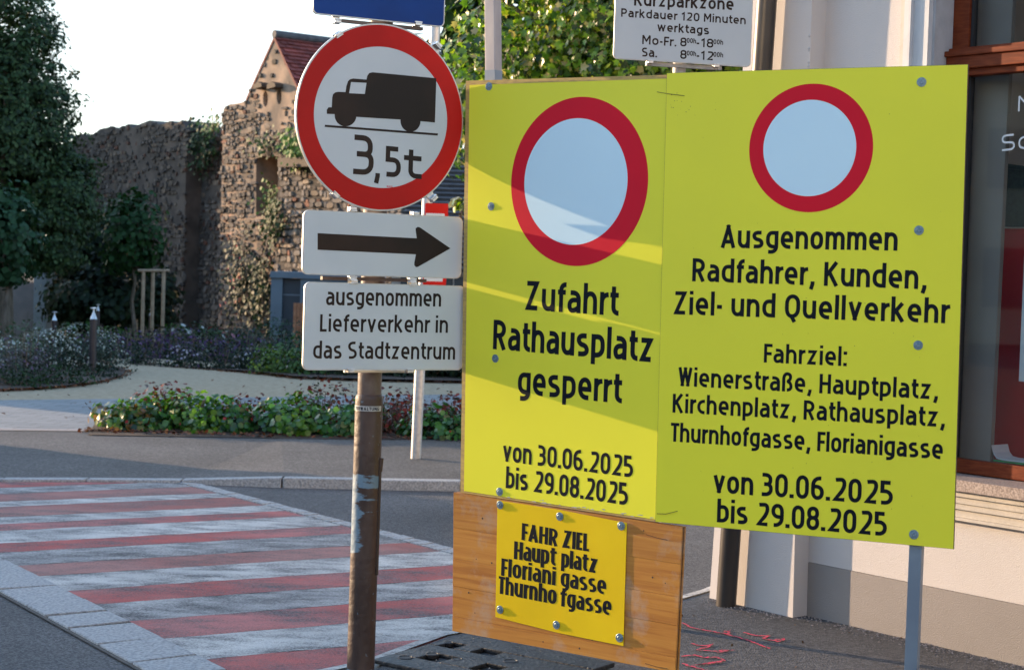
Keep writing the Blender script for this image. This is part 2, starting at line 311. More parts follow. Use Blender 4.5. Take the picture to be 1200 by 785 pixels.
class MB:
    def __init__(s): s.v = []; s.f = []
    def add(s, vs, fs):
        k = len(s.v); s.v += [tuple(float(c) for c in a) for a in vs]; s.f += [tuple(i + k for i in f) for f in fs]; return s
    def hexa(s, p):      # 8 points: bottom ring 0-3, top ring 4-7
        return s.add(p, [(0, 3, 2, 1), (4, 5, 6, 7), (0, 1, 5, 4), (1, 2, 6, 5), (2, 3, 7, 6), (3, 0, 4, 7)])
    def box(s, x0, x1, y0, y1, z0, z1, fr=None, bev=0):
        c = [(x0, y0, z0), (x1, y0, z0), (x1, y1, z0), (x0, y1, z0), (x0, y0, z1), (x1, y0, z1), (x1, y1, z1), (x0, y1, z1)]
        if fr: c = [fr(*a) for a in c]
        return s.hexa(c)
    def tube(s, p0, p1, r0, r1=None, n=20, caps=True):
        r1 = r0 if r1 is None else r1
        p0 = Vector([float(a) for a in p0]); p1 = Vector([float(a) for a in p1]); d = (p1 - p0).normalized(); a = d.orthogonal().normalized(); b = d.cross(a)
        vs = []
        for p, r in ((p0, r0), (p1, r1)):
            for i in range(n):
                t = 2 * math.pi * i / n; vs.append(p + a * (r * math.cos(t)) + b * (r * math.sin(t)))
        fs = [(i, (i + 1) % n, n + (i + 1) % n, n + i) for i in range(n)]
        if caps: fs += [tuple(range(n))[::-1], tuple(range(n, 2 * n))]
        return s.add(vs, fs)
    def lathe(s, c, prof, n=20, ax=None):   # prof: (radius, height) along axis
        c = Vector([float(a) for a in c]); d = Vector((0, 0, 1) if ax is None else tuple(float(q_) for q_ in ax)).normalized(); a = d.orthogonal().normalized(); b = d.cross(a); vs = []
        for r, h in prof:
            for i in range(n):
                t = 2 * math.pi * i / n; vs.append(c + d * h + a * (r * math.cos(t)) + b * (r * math.sin(t)))
        fs = []
        for k in range(len(prof) - 1):
            for i in range(n): fs.append((k * n + i, k * n + (i + 1) % n, (k + 1) * n + (i + 1) % n, (k + 1) * n + i))
        fs += [tuple(range(n))[::-1], tuple(range((len(prof) - 1) * n, len(prof) * n))]
        return s.add(vs, fs)
    def build(s, name, m, parent=None, smooth=False, bev=0):
        o = mobj(name, s.v, s.f, m, parent, smooth)
        if bev:
            bm = bmesh.new(); bm.from_mesh(o.data); bmesh.ops.bevel(bm, geom=list(bm.edges), offset=bev, segments=2, affect='EDGES', profile=.6, clamp_overlap=True)
            bm.to_mesh(o.data); bm.free(); o.data.update()
        if smooth:
            for e in range(0): pass
            o.data.set_sharp_from_angle(angle=R(40))
        return o

class Plane:
    """a vertical plane: local s along (cos a, sin a), z up, n towards the viewer"""
    def __init__(s, O, ang):
        a = R(ang); s.O = np.array([O[0], O[1], 0.0]); s.d = np.array([math.cos(a), math.sin(a), 0]); s.n = np.array([math.sin(a), -math.cos(a), 0])
    def hit(s, x, y, off=0):
        v = ray(x, y); t = ((s.O + s.n * off - EYE) @ s.n) / (v @ s.n); p = EYE + v * t
        return float((p - s.O) @ s.d), float(p[2])
    def pt(s, a, z, off=0): return s.O + s.d * a + s.n * off + np.array([0, 0, z])
    def poly(s, pts, o0, o1, holes=()):
        """prism of the polygon (s,z) from offset o0 (back) to o1 (front), with holes"""
        loops = [list(pts)] + [list(h) for h in holes]
        flat = [p for l in loops for p in l]; N = len(flat)
        tri = tessellate_polygon([[Vector((p[0], p[1], 0)) for p in l] for l in loops])
        V = [s.pt(p[0], p[1], o1) for p in flat] + [s.pt(p[0], p[1], o0) for p in flat]
        fs = []
        for t in tri:
            a, b, c = (flat[i] for i in t); ar = (b[0] - a[0]) * (c[1] - a[1]) - (b[1] - a[1]) * (c[0] - a[0])
            if ar < 0: t = t[::-1]
            fs.append(tuple(t)); fs.append(tuple(i + N for i in t[::-1]))
        k = 0
        for li, l in enumerate(loops):
            m = len(l); ar = sum(l[i][0] * l[(i + 1) % m][1] - l[(i + 1) % m][0] * l[i][1] for i in range(m))
            for i in range(m):
                a, b = k + i, k + (i + 1) % m
                q = (a, a + N, b + N, b)
                if (ar < 0) != (li > 0): q = q[::-1]
                fs.append(q)
            k += m
        return V, fs
def arc_pts(cx, cz, rx, rz=None, n=64, a0=0, a1=360):
    rz = rx if rz is None else rz
    k = n if abs(a1 - a0) >= 360 else n + 1
    return [(cx + rx * math.cos(R(a0 + (a1 - a0) * i / n)), cz + rz * math.sin(R(a0 + (a1 - a0) * i / n))) for i in range(k)]
def rrect(s0, s1, z0, z1, r, n=6):
    p = []
    for cx, cz, a in ((s1 - r, z0 + r, -90), (s1 - r, z1 - r, 0), (s0 + r, z1 - r, 90), (s0 + r, z0 + r, 180)):
        p += arc_pts(cx, cz, r, n=n, a0=a, a1=a + 90)
    return p
def pprism(name, pl, pts, o0, o1, m, parent, holes=(), bev=0):
    V, F = pl.poly(pts, o0, o1, holes); return mobj(name, V, F, m, parent)

# ---------------------------------------------------------------- lettering: a condensed stroke alphabet built as ribbons
def glyphs(w, xh=.73, k=1.0, ct=1.0):
    h = w / 2 * ct; b = h; x = xh - h; t = 1 - h; A = 1.03; N = .40 * k; D = -.22
    g = {}
    def a(ch, *paths, wd=None): g[ch] = (paths, wd)
    arch = [(0, x - .26), (0, x, .2), (N, x, .2), (N, 0)]
    a('a', [(.03, x), (N * .95, x, .17), (N * .95, 0)], [(N * .95, .42 * xh / .73), (0, .42 * xh / .73, .15), (0, b, .15), (N * .6, b, .1), (N * .95, b + .12)])
    a('b', [(0, 0), (0, A)], [(0, b), (N, b, .2), (N, x, .2), (0, x, .1), (0, x - .1)])
    a('c', [(N * .85, x), (0, x, .22), (0, b, .22), (N * .85, b)])
    a('d', [(N, 0), (N, A)], [(N, b), (0, b, .2), (0, x, .2), (N, x, .1), (N, x - .1)])
    a('e', [(N * .92, b), (0, b, .22), (0, x, .22), (N, x, .2), (N, xh * .48), (0, xh * .48)])
    a('f', [(N * .78, t + .02), (max(.10 * k, .0), t + .02, .14), (max(.10 * k, .0), 0)], [(-.04 - (.09 if w > .2 else 0), x), (N * .72 + (.09 if w > .2 else 0), x)])
    a('g', [(N, b), (0, b, .2), (0, x, .2), (N, x, .1), (N, x - .1)], [(N, xh), (N, D + h, .18), (.03, D + h)])
    a('h', [(0, 0), (0, A)], arch); a('i', [(0, 0), (0, xh)], [(0, .88), (0, 1.03)])
    a('k', [(0, 0), (0, A)], [(N * .92, xh + .0), (.03, xh * .46)], [(N * .25, xh * .60), (N * .98, 0)])
    a('l', [(0, 0), (0, A)])
    a('m', [(0, 0), (0, xh)], [(0, x - .24), (0, x, .17), (N * .86, x, .17), (N * .86, 0)], [(N * .86, x - .24), (N * .86, x, .17), (N * 1.72, x, .17), (N * 1.72, 0)])
    a('n', [(0, 0), (0, xh)], arch)
    a('o', [(N / 2, b), (N, b, .2), (N, x, .2), (0, x, .2), (0, b, .2), (N / 2, b)])
    a('p', [(0, D), (0, xh)], [(0, b), (N, b, .2), (N, x, .2), (0, x, .1), (0, x - .1)])
    a('q', [(N, D), (N, xh)], [(N, b), (0, b, .2), (0, x, .2), (N, x, .1), (N, x - .1)])
    bx = .09 if w > .2 else 0
    a('r', [(0, 0), (0, xh)], [(0, x - .26), (0, x, .2), (N * .66, x)])
    a('s', [(N * .84, x), (0, x, .15), (0, xh * .54, .13), (N * .9, xh * .46, .13), (N * .9, b, .15), (-.01, b)])
    a('t', [(.10 * k, .96), (.10 * k, b, .15), (N * .8, b)], [(-.04 - bx, x), (N * .76 + bx, x)])
    a('u', [(0, xh), (0, b, .2), (N, b, .2), (N, b + .25)], [(N, xh), (N, 0)])
    q_ = h * .35; a('v', [(0, xh), (N * .5 + q_, 0)], [(N * .5 - q_, 0), (N, xh)]); a('w', [(0, xh), (N * .42 + q_, 0)], [(N * .42 - q_, 0), (N * .84 + q_, xh)], [(N * .84 - q_, xh), (N * 1.26 + q_, 0)], [(N * 1.26 - q_, 0), (N * 1.68, xh)])
    a('z', [(-.03, x), (N * .84, x), (.03, b), (N * .95, b)])
    a('ß', [(0, 0), (0, t, .2), (N * .9, t, .17), (N * .9, .62, .12), (N * .5, .53, .06), (N, .42, .14), (N, b, .17), (N * .45, b)])
    C = .44 * k
    a('A', [(-.02, 0), (C * .55 + q_, 1)], [(C * .55 - q_, 1), (C * 1.1 + .02, 0)], [(C * .2, .27), (C * .9, .27)])
    a('B', [(0, b), (C, b, .2), (C, .5, .15), (0, .5)], [(0, .5), (C * .9, .5, .15), (C * .9, t, .2), (0, t, 0), (0, 0)])
    a('D', [(0, b), (C, b, .25), (C, t, .25), (0, t, 0), (0, 0)])
    a('E', [(C * .8, t), (0, t), (0, b), (C * .8, b)], [(0, .5), (C * .7, .5)])
    a('F', [(C * .82, t), (0, t), (0, 0)], [(0, .48), (C * .74, .48)])
    a('G', [(C, t), (0, t, .25), (0, b, .25), (C, b), (C, .48), (C * .5, .48)])
    a('H', [(0, 0), (0, 1)], [(C, 0), (C, 1)], [(0, .51), (C, .51)])
    a('I', [(0, 0), (0, 1)])
    a('K', [(0, 0), (0, 1)], [(C, 1), (.03, .45)], [(C * .28, .60), (C * 1.05, 0)])
    a('L', [(0, 1), (0, b), (C * .78, b)])
    a('M', [(0, 0), (0, 1)], [(C * 1.3, 0), (C * 1.3, 1)], [(0, 1), (C * .65 + q_, .30)], [(C * .65 - q_, .30), (C * 1.3, 1)])
    a('N', [(0, 0), (0, 1)], [(C, 0), (C, 1)], [(0, .98), (C, .02)])
    a('P', [(0, 0), (0, 1)], [(0, t), (C * .92, t, .2), (C * .92, .43, .2), (0, .43)])
    a('Q', [(C / 2, b), (C * 1.1, b, .24), (C * 1.1, t, .24), (0, t, .24), (0, b, .24), (C / 2, b)], [(C * .5, .05), (C * .78, -.16)])
    a('R', [(0, 0), (0, 1)], [(0, t), (C * .92, t, .2), (C * .92, .47, .18), (0, .47)], [(C * .45, .47), (C * .98, 0)])
    a('S', [(C * .9, t), (0, t, .2), (0, .53, .17), (C * .95, .47, .17), (C * .95, b, .2), (-.01, b)])
    a('T', [(-.04, t), (C + .04, t)], [(C / 2, 0), (C / 2, t)])
    a('U', [(0, 1), (0, b, .22), (C, b, .22), (C, 1)]); a('V', [(0, 1), (C * .5, .05), (C, 1)])
    a('W', [(0, 1), (C * .36 + q_, 0)], [(C * .36 - q_, 0), (C * .72 + q_, 1)], [(C * .72 - q_, 1), (C * 1.08 + q_, 0)], [(C * 1.08 - q_, 0), (C * 1.44, 1)])
    a('Z', [(-.03, t), (C * .88, t), (.03, b), (C * 1.0, b)])
    N2 = .42 * k
    a('0', [(N2 / 2, b), (N2, b, .22), (N2, t, .22), (0, t, .22), (0, b, .22), (N2 / 2, b)])
    a('1', [(N2 * .62, 0), (N2 * .62, t), (N2 * .12, t - .18)])
    a('2', [(.0, t - .02), (.12, t + .0, .1), (N2 * .95, t, .22), (N2 * .95, .56, .2), (0, b), (N2, b)])
    a('3', [(0, t), (N2 * .92, t, .18), (N2 * .92, .52, .13), (.09, .52)], [(.09, .52), (N2, .52, .15), (N2, b, .2), (-.01, b)])
    a('5', [(N2 * .92, t), (.03, t), (.03, .56), (N2, .56, .2), (N2, b, .2), (-.01, b)])
    a('6', [(N2 * .88, t), (0, t, .25), (0, b, .22), (N2, b, .2), (N2, .56, .2), (0, .56)])
    a('8', [(N2 / 2, .52), (0.0, .52, .16), (0, b, .2), (N2, b, .2), (N2, .52, .16), (N2 / 2, .52)], [(N2 / 2, .52), (.02, .52, .14), (.02, t, .18), (N2 - .02, t, .18), (N2 - .02, .52, .14), (N2 / 2, .52)])
    a('9', [(.04, b), (N2, b, .25), (N2, t, .22), (0, t, .2), (0, .44, .2), (N2, .44)])
    e = max(w, .15) / 2
    a('.', [(0, 0), (0, 2 * e)]); a(':', [(0, 0), (0, 2 * e)], [(0, xh - 2 * e), (0, xh)])
    a(',', [(.02, 2 * e), (.02, e * .8), (-.05, -.17)]); a('-', [(0, .38), (.22 * k, .38)])
    return g
def rounded(path):
    P_ = []
    n = len(path)
    for i, p in enumerate(path):
        r = p[2] if len(p) > 2 else 0
        q = Vector((p[0], p[1]))
        if r and 0 < i < n - 1:
            a = Vector(path[i - 1][:2]); c = Vector(path[i + 1][:2])
            la, lc = (a - q).length, (c - q).length
            fa = .5 if (i - 1 > 0 and len(path[i - 1]) > 2) else 1.0
            fc = .5 if (i + 1 < n - 1 and len(path[i + 1]) > 2) else 1.0
            r1 = min(r, la * fa); r2 = min(r, lc * fc)
            s = q + (a - q).normalized() * r1; e = q + (c - q).normalized() * r2; kk = .60
            c1 = s.lerp(q, kk); c2 = e.lerp(q, kk)
            for j in range(7):
                t = j / 6; P_.append(s * (1 - t) ** 3 + c1 * 3 * t * (1 - t) ** 2 + c2 * 3 * t * t * (1 - t) + e * t ** 3)
        else: P_.append(q)
    o = [P_[0]]
    for q in P_[1:]:
        if (q - o[-1]).length > 1e-4: o.append(q)
    return o
def ribbon(pts, hw):
    closed = (pts[0] - pts[-1]).length < 1e-3 and len(pts) > 3
    n = len(pts); L_ = []; R_ = []
    for i in range(n):
        if closed:
            a = pts[i - 1] if i > 0 else pts[-2]; c = pts[i + 1] if i < n - 1 else pts[1]
        else:
            a = pts[i - 1] if i > 0 else None; c = pts[i + 1] if i < n - 1 else None
        d1 = (pts[i] - a).normalized() if a is not None else None; d2 = (c - pts[i]).normalized() if c is not None else None
        d1 = d1 or d2; d2 = d2 or d1
        n1 = Vector((-d1.y, d1.x)); n2 = Vector((-d2.y, d2.x)); m = n1 + n2
        if m.length < 1e-3: m = n1.copy()
        m.normalize(); s = 1 / max(.55, m.dot(n1)); L_.append(pts[i] + m * hw * s); R_.append(pts[i] - m * hw * s)
    return L_, R_
_gc = {}
def text_geo(s, w=.145, xh=.76, k=1.0, gap=.13, space=.30, ct=1.0):
    key = (w, xh, k, ct)
    if key not in _gc: _gc[key] = glyphs(w, xh, k, ct)
    g = _gc[key]; x = 0; items = []
    for ch in s:
        if ch == ' ': x += space * k; continue
        if ch not in g: raise KeyError(ch)
        paths, _ = g[ch]
        ex_ = [c.x for q in paths for l_ in ribbon(rounded(q), w / 2) for c in l_]; x0 = min(ex_); x1 = max(ex_)
        items += [([(p[0] - x0 + x,) + tuple(p[1:]) for p in q], ch in '.:') for q in paths]
        x += (x1 - x0) + (gap * .6 if ch in 'rtfFT' else gap)
    return items, x - gap
def lettering(parent, pl, txt, p0, p1, cap, off, m='print_black', w=.165, k=1.0, gap=.115, name='lettering', xh=.76, space=.30, label=None, ct=1.0):
    """baseline from pixel p0 to pixel p1 measured on the plane; cap = capital height in pixels"""
    a = np.array(pl.hit(*p0, off)); b = np.array(pl.hit(*p1, off)); H = pl.hit(p0[0], p0[1] - cap, off)[1] - a[1]
    Wd = float(np.linalg.norm(b - a)); ex = (b - a) / Wd; ey = np.array([-ex[1] * .3, 1.0]); ey = ey / np.linalg.norm(ey)
    items, nat = text_geo(txt, w, xh, k, gap, space, ct)
    hw = w * H / 2
    nat_c = (nat - w) ; sx = (Wd - w * H) / nat_c
    V = []; F = []
    for i, (q, sq) in enumerate(items):
        pts = rounded([((p[0] - w / 2) * sx + hw, p[1] * H) + ((p[2],) if len(p) > 2 else ()) for p in q]) if False else None
        q2 = [((p[0] - w / 2) * sx + hw, p[1] * H) + ((p[2] * min(sx, H) * 1.35,) if len(p) > 2 else ()) for p in q]
        pts = rounded(q2); l, r = ribbon(pts, hw * (1.12 if sq else 1.0)); k0 = len(V); o = off + 1e-5 * (i % 5)
        for c, p_ in zip(l + r, pts + pts):
            g_ = a + ex * c.x + ey * (p_.y + (c.y - p_.y) * (1.0 if sq else ct)); V.append(pl.pt(g_[0], g_[1], o))
        n = len(l)
        for j in range(n - 1): F.append((k0 + n + j, k0 + n + j + 1, k0 + j + 1, k0 + j))
    o = mobj(name, V, F, m, parent); 
    if label: o['label'] = label
    return o

# ---------------------------------------------------------------- foliage helpers
def rand_dirs(n):
    v = RNG.normal(size=(n, 3)); return v / np.linalg.norm(v, axis=1, keepdims=True)
LEAF4 = (np.array([(0, 0, 0), (.32, .45, .06), (0, 1, -.04), (-.32, .45, .06)]), [(0, 1, 2), (0, 2, 3)])
_ms = [(0, 0, 0), (.42, .10, .05), (.30, .34, .03), (.55, .62, .07), (.2, .66, .02), (0, 1.05, -.05), (-.2, .66, .02), (-.55, .62, .07), (-.30, .34, .03), (-.42, .10, .05)]
MAPLE = (np.array(_ms), [(0, 1, 2), (0, 2, 4), (2, 3, 4), (0, 4, 5), (0, 5, 6), (0, 6, 8), (6, 7, 8), (0, 8, 9)])
ROUND = (np.array([(0, 0, 0), (.36, .18, .06), (.45, .6, .05), (0, .95, 0), (-.45, .6, .05), (-.36, .18, .06)]), [(0, 1, 2), (0, 2, 3), (0, 3, 4), (0, 4, 5)])
def leaves(name, pts, nrm, size, pal, m, parent, shape=LEAF4, droop=.5, kind='stuff'):
    pts = np.asarray(pts); n = len(pts); SV, SF = shape
    nrm = nrm + RNG.normal(size=(n, 3)) * .35; nrm /= np.linalg.norm(nrm, axis=1, keepdims=True)
    g = RNG.normal(size=(n, 3)); g[:, 2] -= droop; t = g - (g * nrm).sum(1, keepdims=True) * nrm; t /= np.linalg.norm(t, axis=1, keepdims=True) + 1e-9
    b = np.cross(t, nrm); sz = (size * RNG.uniform(.6, 1.25, n))[:, None, None] if np.isscalar(size) else size[:, None, None]
    V = pts[:, None, :] + sz * (b[:, None, :] * SV[None, :, 0:1] + t[:, None, :] * (SV[None, :, 1:2] - .5) + nrm[:, None, :] * SV[None, :, 2:3])
    k = len(SV); V = V.reshape(-1, 3)
    if parent is not None: V = V - np.array(world_origin(parent))
    F = (np.array(SF)[None] + (np.arange(n) * k)[:, None, None]).reshape(-1, 3)
    me = bpy.data.meshes.new(name); me.vertices.add(len(V)); me.vertices.foreach_set('co', V.ravel())
    me.loops.add(F.size); me.loops.foreach_set('vertex_index', F.ravel().astype(np.int32))
    me.polygons.add(len(F)); me.polygons.foreach_set('loop_start', (np.arange(len(F)) * 3).astype(np.int32)); me.polygons.foreach_set('loop_total', np.full(len(F), 3, np.int32))
    me.update(calc_edges=True)
    pal = np.array(pal); ci = RNG.integers(0, len(pal), n); c = pal[ci] * RNG.uniform(.75, 1.25, (n, 1))
    at = me.color_attributes.new('tint', 'FLOAT_COLOR', 'POINT'); cc = np.ones((n, k, 4)); cc[:, :, :3] = c[:, None, :]
    at.data.foreach_set('color', cc.ravel()); me.materials.append(MT[m]); me.validate()
    o = bpy.data.objects.new(name, me); COL.objects.link(o)
    if parent is not None: o.parent = parent
    if kind: o['kind'] = kind
    return o
def clump_points(c, rad, nclump, per, cr, shell=.65, flat=1.0, zmin=None):
    """leaf positions in clumps that fill an ellipsoid, outward normals"""
    c = np.array(c, float); rad = np.array(rad, float); d = rand_dirs(nclump)
    cc = c + d * rad * (RNG.uniform(shell, 1.0, (nclump, 1)) ** .8)
    o = rand_dirs(nclump * per) * (RNG.uniform(.2, 1, (nclump * per, 1)) ** .5) * cr * np.array([1, 1, flat])
    p = np.repeat(cc, per, 0) + o; nrm = o / cr * .7 + np.repeat(d, per, 0) * .6 + np.array([0, 0, .35])
    nrm /= np.linalg.norm(nrm, axis=1, keepdims=True)
    if zmin is not None: k = p[:, 2] > zmin; p = p[k]; nrm = nrm[k]
    return p, nrm
def tz(D): return -.035 * (min(max(D, 24), 44) - 24)

def limb_mesh(mb, p, q, r0, r1, seg=4, wob=.08):
    p = Vector([float(a) for a in p]); q = Vector([float(a) for a in q]); pr = p; rr = r0
    for i in range(1, seg + 1):
        t = i / seg; c = p.lerp(q, t) + Vector((random.uniform(-wob, wob), random.uniform(-wob, wob), 0)) * (1 if i < seg else 0); r = r0 + (r1 - r0) * t
        mb.tube(pr, c, rr, r, 9, caps=False); pr = c; rr = r
    return mb
def tree(name, base, crown_c, crown_r, label, pal, nclump, per, cr, size, m='leaf_dark', shape=LEAF4, cat='tree', group=None, trunk=.16, shell=.6, inner=True, extra=None, flat=.7, zmin=None):
    e = empty(name, base, label, cat, group); mb = MB(); b = Vector([float(a) for a in base]); c = Vector([float(a) for a in crown_c])
    limb_mesh(mb, b, c + Vector((0, 0, crown_r[2] * .5)), trunk, trunk * .3, 6)
    mb.build('trunk', 'bark', e, smooth=True)
    lm = MB()
    for i in range(9):
        d = Vector([float(a) for a in rand_dirs(1)[0]]); d.z = abs(d.z) * .8 - .1; s = b.lerp(c, random.uniform(.55, .95))
        limb_mesh(lm, s, c + Vector((d.x * crown_r[0] * .8, d.y * crown_r[1] * .8, d.z * crown_r[2] * .8)), trunk * .35, .015, 4, .12)
    tag(lm.build('limbs', 'bark', e, smooth=True), kind='stuff')
    p, nr = clump_points(crown_c, crown_r, nclump, per, cr, shell, flat, zmin)
    if inner:
        p2, n2 = clump_points(crown_c, np.array(crown_r) * .62, nclump // 2, per, cr * 1.3, .1, flat, zmin); p = np.vstack([p, p2]); nr = np.vstack([nr, n2])
    if extra is not None:
        for (cc, rr, nc) in extra:
            p2, n2 = clump_points(cc, rr, nc, per, cr, shell, flat, zmin); p = np.vstack([p, p2]); nr = np.vstack([nr, n2])
    leaves('crown', p, nr, size, pal, m, e, shape)
    return e
def shrub(name, c, rad, label, pal, n, size, cat='shrub', group=None, m='leaf_dark', shape=LEAF4, flowers=None, stems=True, clumps=22, spiky=0):
    """a mound of leaves standing on the bed; flowers = (palette, count, size)"""
    z0 = tz(c[1]); base = (c[0], c[1], z0); e = empty(name, base, label, cat, group)
    cc = np.array([c[0], c[1], z0 + rad[2] * .30]); R3 = np.array([rad[0], rad[1], rad[2] * .72])
    per = max(4, n // clumps); p, nr = clump_points(cc, R3, clumps, per, max(rad) * .42, .45, .8, z0 + .01)
    leaves('foliage', p, nr, size, pal, m, e, shape, droop=-.3 if spiky else .3)
    if spiky:
        mb = MB()
        for i in range(spiky):
            d = rand_dirs(1)[0]; d[2] = abs(d[2]) + .4; d /= np.linalg.norm(d); q = cc + d * R3 * 1.0; t = q + np.array([d[0] * .3, d[1] * .3, 1]) * rad[2] * random.uniform(.25, .5)
            mb.tube(q - (t - q), t, .006, .003, 4, False)
        tag(mb.build('stem', 'bark', e), kind='stuff')
    elif stems:
        mb = MB()
        for i in range(9):
            d = rand_dirs(1)[0]; d[2] = abs(d[2]) + .5; d /= np.linalg.norm(d); mb.tube((c[0], c[1], z0), cc + d * R3 * .8, .008, .004, 5, False)
        tag(mb.build('stem', 'bark', e), kind='stuff')
    if flowers:
        pf, nf, sf = flowers; d = rand_dirs(nf); d[:, 2] = np.abs(d[:, 2]) * 1.1 - .1; d /= np.linalg.norm(d, axis=1, keepdims=True)
        q = cc + d * R3 * RNG.uniform(.96, 1.16 if not spiky else 1.5, (nf, 1)); q = q[q[:, 2] > z0 + .03]
        dd = (q - cc) / R3; dd /= np.linalg.norm(dd, axis=1, keepdims=True)
        leaves('flowers', q, dd, sf, pf, 'petal', e, ROUND, droop=0)
    return e
# ================================================================ SETTING: ground
def sheet(name, pts, m, z=None, parent=None, kind='structure'):
    """flat polygon of ground given as (x, y[, z]) points"""
    V = [(p[0], p[1], (z if z is not None else p[2])) for p in pts]
    tri = tessellate_polygon([[Vector((p[0], p[1], 0)) for p in V]]); F = []
    for t in tri:
        a, b, c = (V[i] for i in t); F.append(tuple(t) if (b[0] - a[0]) * (c[1] - a[1]) - (b[1] - a[1]) * (c[0] - a[0]) > 0 else tuple(t[::-1]))
    return tag(mobj(name, V, F, m, parent), kind=kind)
# terrain: one sheet to the horizon that drops gently behind the gravel square
ys = [-60, -10, 0, 20, 24, 26, 28, 30, 32, 34, 36, 38, 40, 42, 44, 60, 100, 300, 1500]; V = []; F = []
for y in ys:
    for x in (-1500, -100, -30, -10, 0, 10, 30, 100, 1500): V.append((x, y, tz(y) - .03))
for j in range(len(ys) - 1):
    for i in range(8): a = j * 9 + i; F.append((a, a + 1, a + 10, a + 9))
tag(mobj('ground', V, F, 'soil'), kind='structure')
g2 = lambda x, y, z=0: tuple(float(c) for c in G(x, y, z)[:2])

sheet('road', [(-40, -8), (30, -8), (30, 13.6), (-40, 13.6)], 'asphalt_road', -.004)
# far pavement with a kerb that is dropped at the crossing
KF = [(-40, 12.2), g2(0, 565), g2(100, 565), g2(212, 566.5), g2(330, 571), g2(540, 575), (4, 12.9), (12, 13.6), (30, 15)]
KZ = [.015, .015, .015, .02, .065, .065, .065, .065, .065]
KB = [(-40, 15.2), g2(0, 508.5), g2(100, 509.5), g2(212, 512), g2(330, 516), g2(540, 519), (4, 16.3), (12, 17), (30, 18.5)]
kw = .10
V = []; F = []
for (a, z, b) in zip(KF, KZ, KB): V += [(a[0], a[1] + kw, z), (b[0], b[1], .03)]
for i in range(len(KF) - 1): F.append((2 * i, 2 * i + 2, 2 * i + 3, 2 * i + 1))
walk_far = tag(mobj('far_pavement', V, F, 'asphalt_far'), kind='structure')
kerb = bpy.data.objects.new('far_kerb', None); COL.objects.link(kerb); kerb['kind'] = 'structure'
for i in range(len(KF) - 1):
    a = np.array(KF[i]); b = np.array(KF[i + 1]); ln = np.linalg.norm(b - a); n = max(1, int(ln / .62))
    if i in (0, 6, 7): n = max(1, int(ln / 2.5))
    for k in range(n):
        t0 = k / n + .004 * 0; t1 = (k + 1) / n; p = a + (b - a) * t0 + (b - a) / ln * .006; q = a + (b - a) * t1 - (b - a) / ln * .006
        z0 = KZ[i] + (KZ[i + 1] - KZ[i]) * t0 + .004 + random.uniform(-.003, .004); z1 = KZ[i] + (KZ[i + 1] - KZ[i]) * t1 + .004 + random.uniform(-.003, .004); j = random.uniform(-.008, .008)
        mb = MB(); mb.hexa([(p[0], p[1] + j, -.05), (q[0], q[1] + j, -.05), (q[0], q[1] + kw + .02, -.05), (p[0], p[1] + kw + .02, -.05), (p[0], p[1] + j, z0), (q[0], q[1] + j, z1), (q[0], q[1] + kw + .02, z1), (p[0], p[1] + kw + .02, z0)])
        mb.build('kerb_stone', 'granite', kerb, bev=.008)
# plaza paving and gravel path
sheet('paved_plaza', [(-40, 15.3), KB[1], KB[2], KB[3], KB[4], KB[5], KB[6], (30, 18.6), (30, 23), g2(900, 462), g2(540, 464), g2(420, 465.5), g2(300, 467.5), g2(150, 469.5), g2(0, 471), (-40, 17.5)], 'pavers', .022)
sheet('plaza_border', [(-40, 15.2), KB[1], KB[2], KB[3], (KB[3][0], KB[3][1] + .14), (KB[2][0], KB[2][1] + .16), (KB[1][0], KB[1][1] + .16), (-40, 15.4)], 'granite_warm', .036)
sheet('gravel_path', [(-40, 17.5), g2(0, 471.5), g2(150, 470), g2(300, 468), g2(420, 466), g2(540, 464.5), g2(900, 462.5), (30, 23), (30, 30), (5, 27.6), g2(540, 434), g2(420, 434), g2(300, 428), g2(190, 422), g2(120, 421), g2(60, 427), (-12, 27), (-40, 24)], 'gravel', .017)
# planting beds
bedL = [g2(-260, 462), g2(-100, 461), g2(0, 460.5), g2(40, 459), g2(80, 456), g2(120, 450.5), g2(143, 443.5), g2(148, 438), g2(140, 432.5), g2(118, 428), g2(60, 422), g2(-20, 418), g2(-260, 420)]
bedR = [g2(128, 424), g2(150, 428.5), g2(200, 431.5), g2(250, 435), g2(300, 440), g2(345, 445.5), g2(420, 448.5), g2(540, 451), g2(760, 455), (8, 27), (8, 33.5), (-9, 33.5), (-7.2, 28.5)]
def bed(name, pts, z=.05):
    sheet(name, [(p[0], p[1], tz(p[1]) + z) for p in pts], 'soil')
bed('flower_bed_soil', bedL); bed('flower_bed_soil', bedR, .06)
V = []; F = []
for y in (33.3, 36, 40, 44, 47): V += [(-40, y, tz(y) + .02), (10, y, tz(y) + .02)]
for j in range(4): F.append((2 * j, 2 * j + 1, 2 * j + 3, 2 * j + 2))
tag(mobj('lawn', V, F, 'grass'), kind='structure')
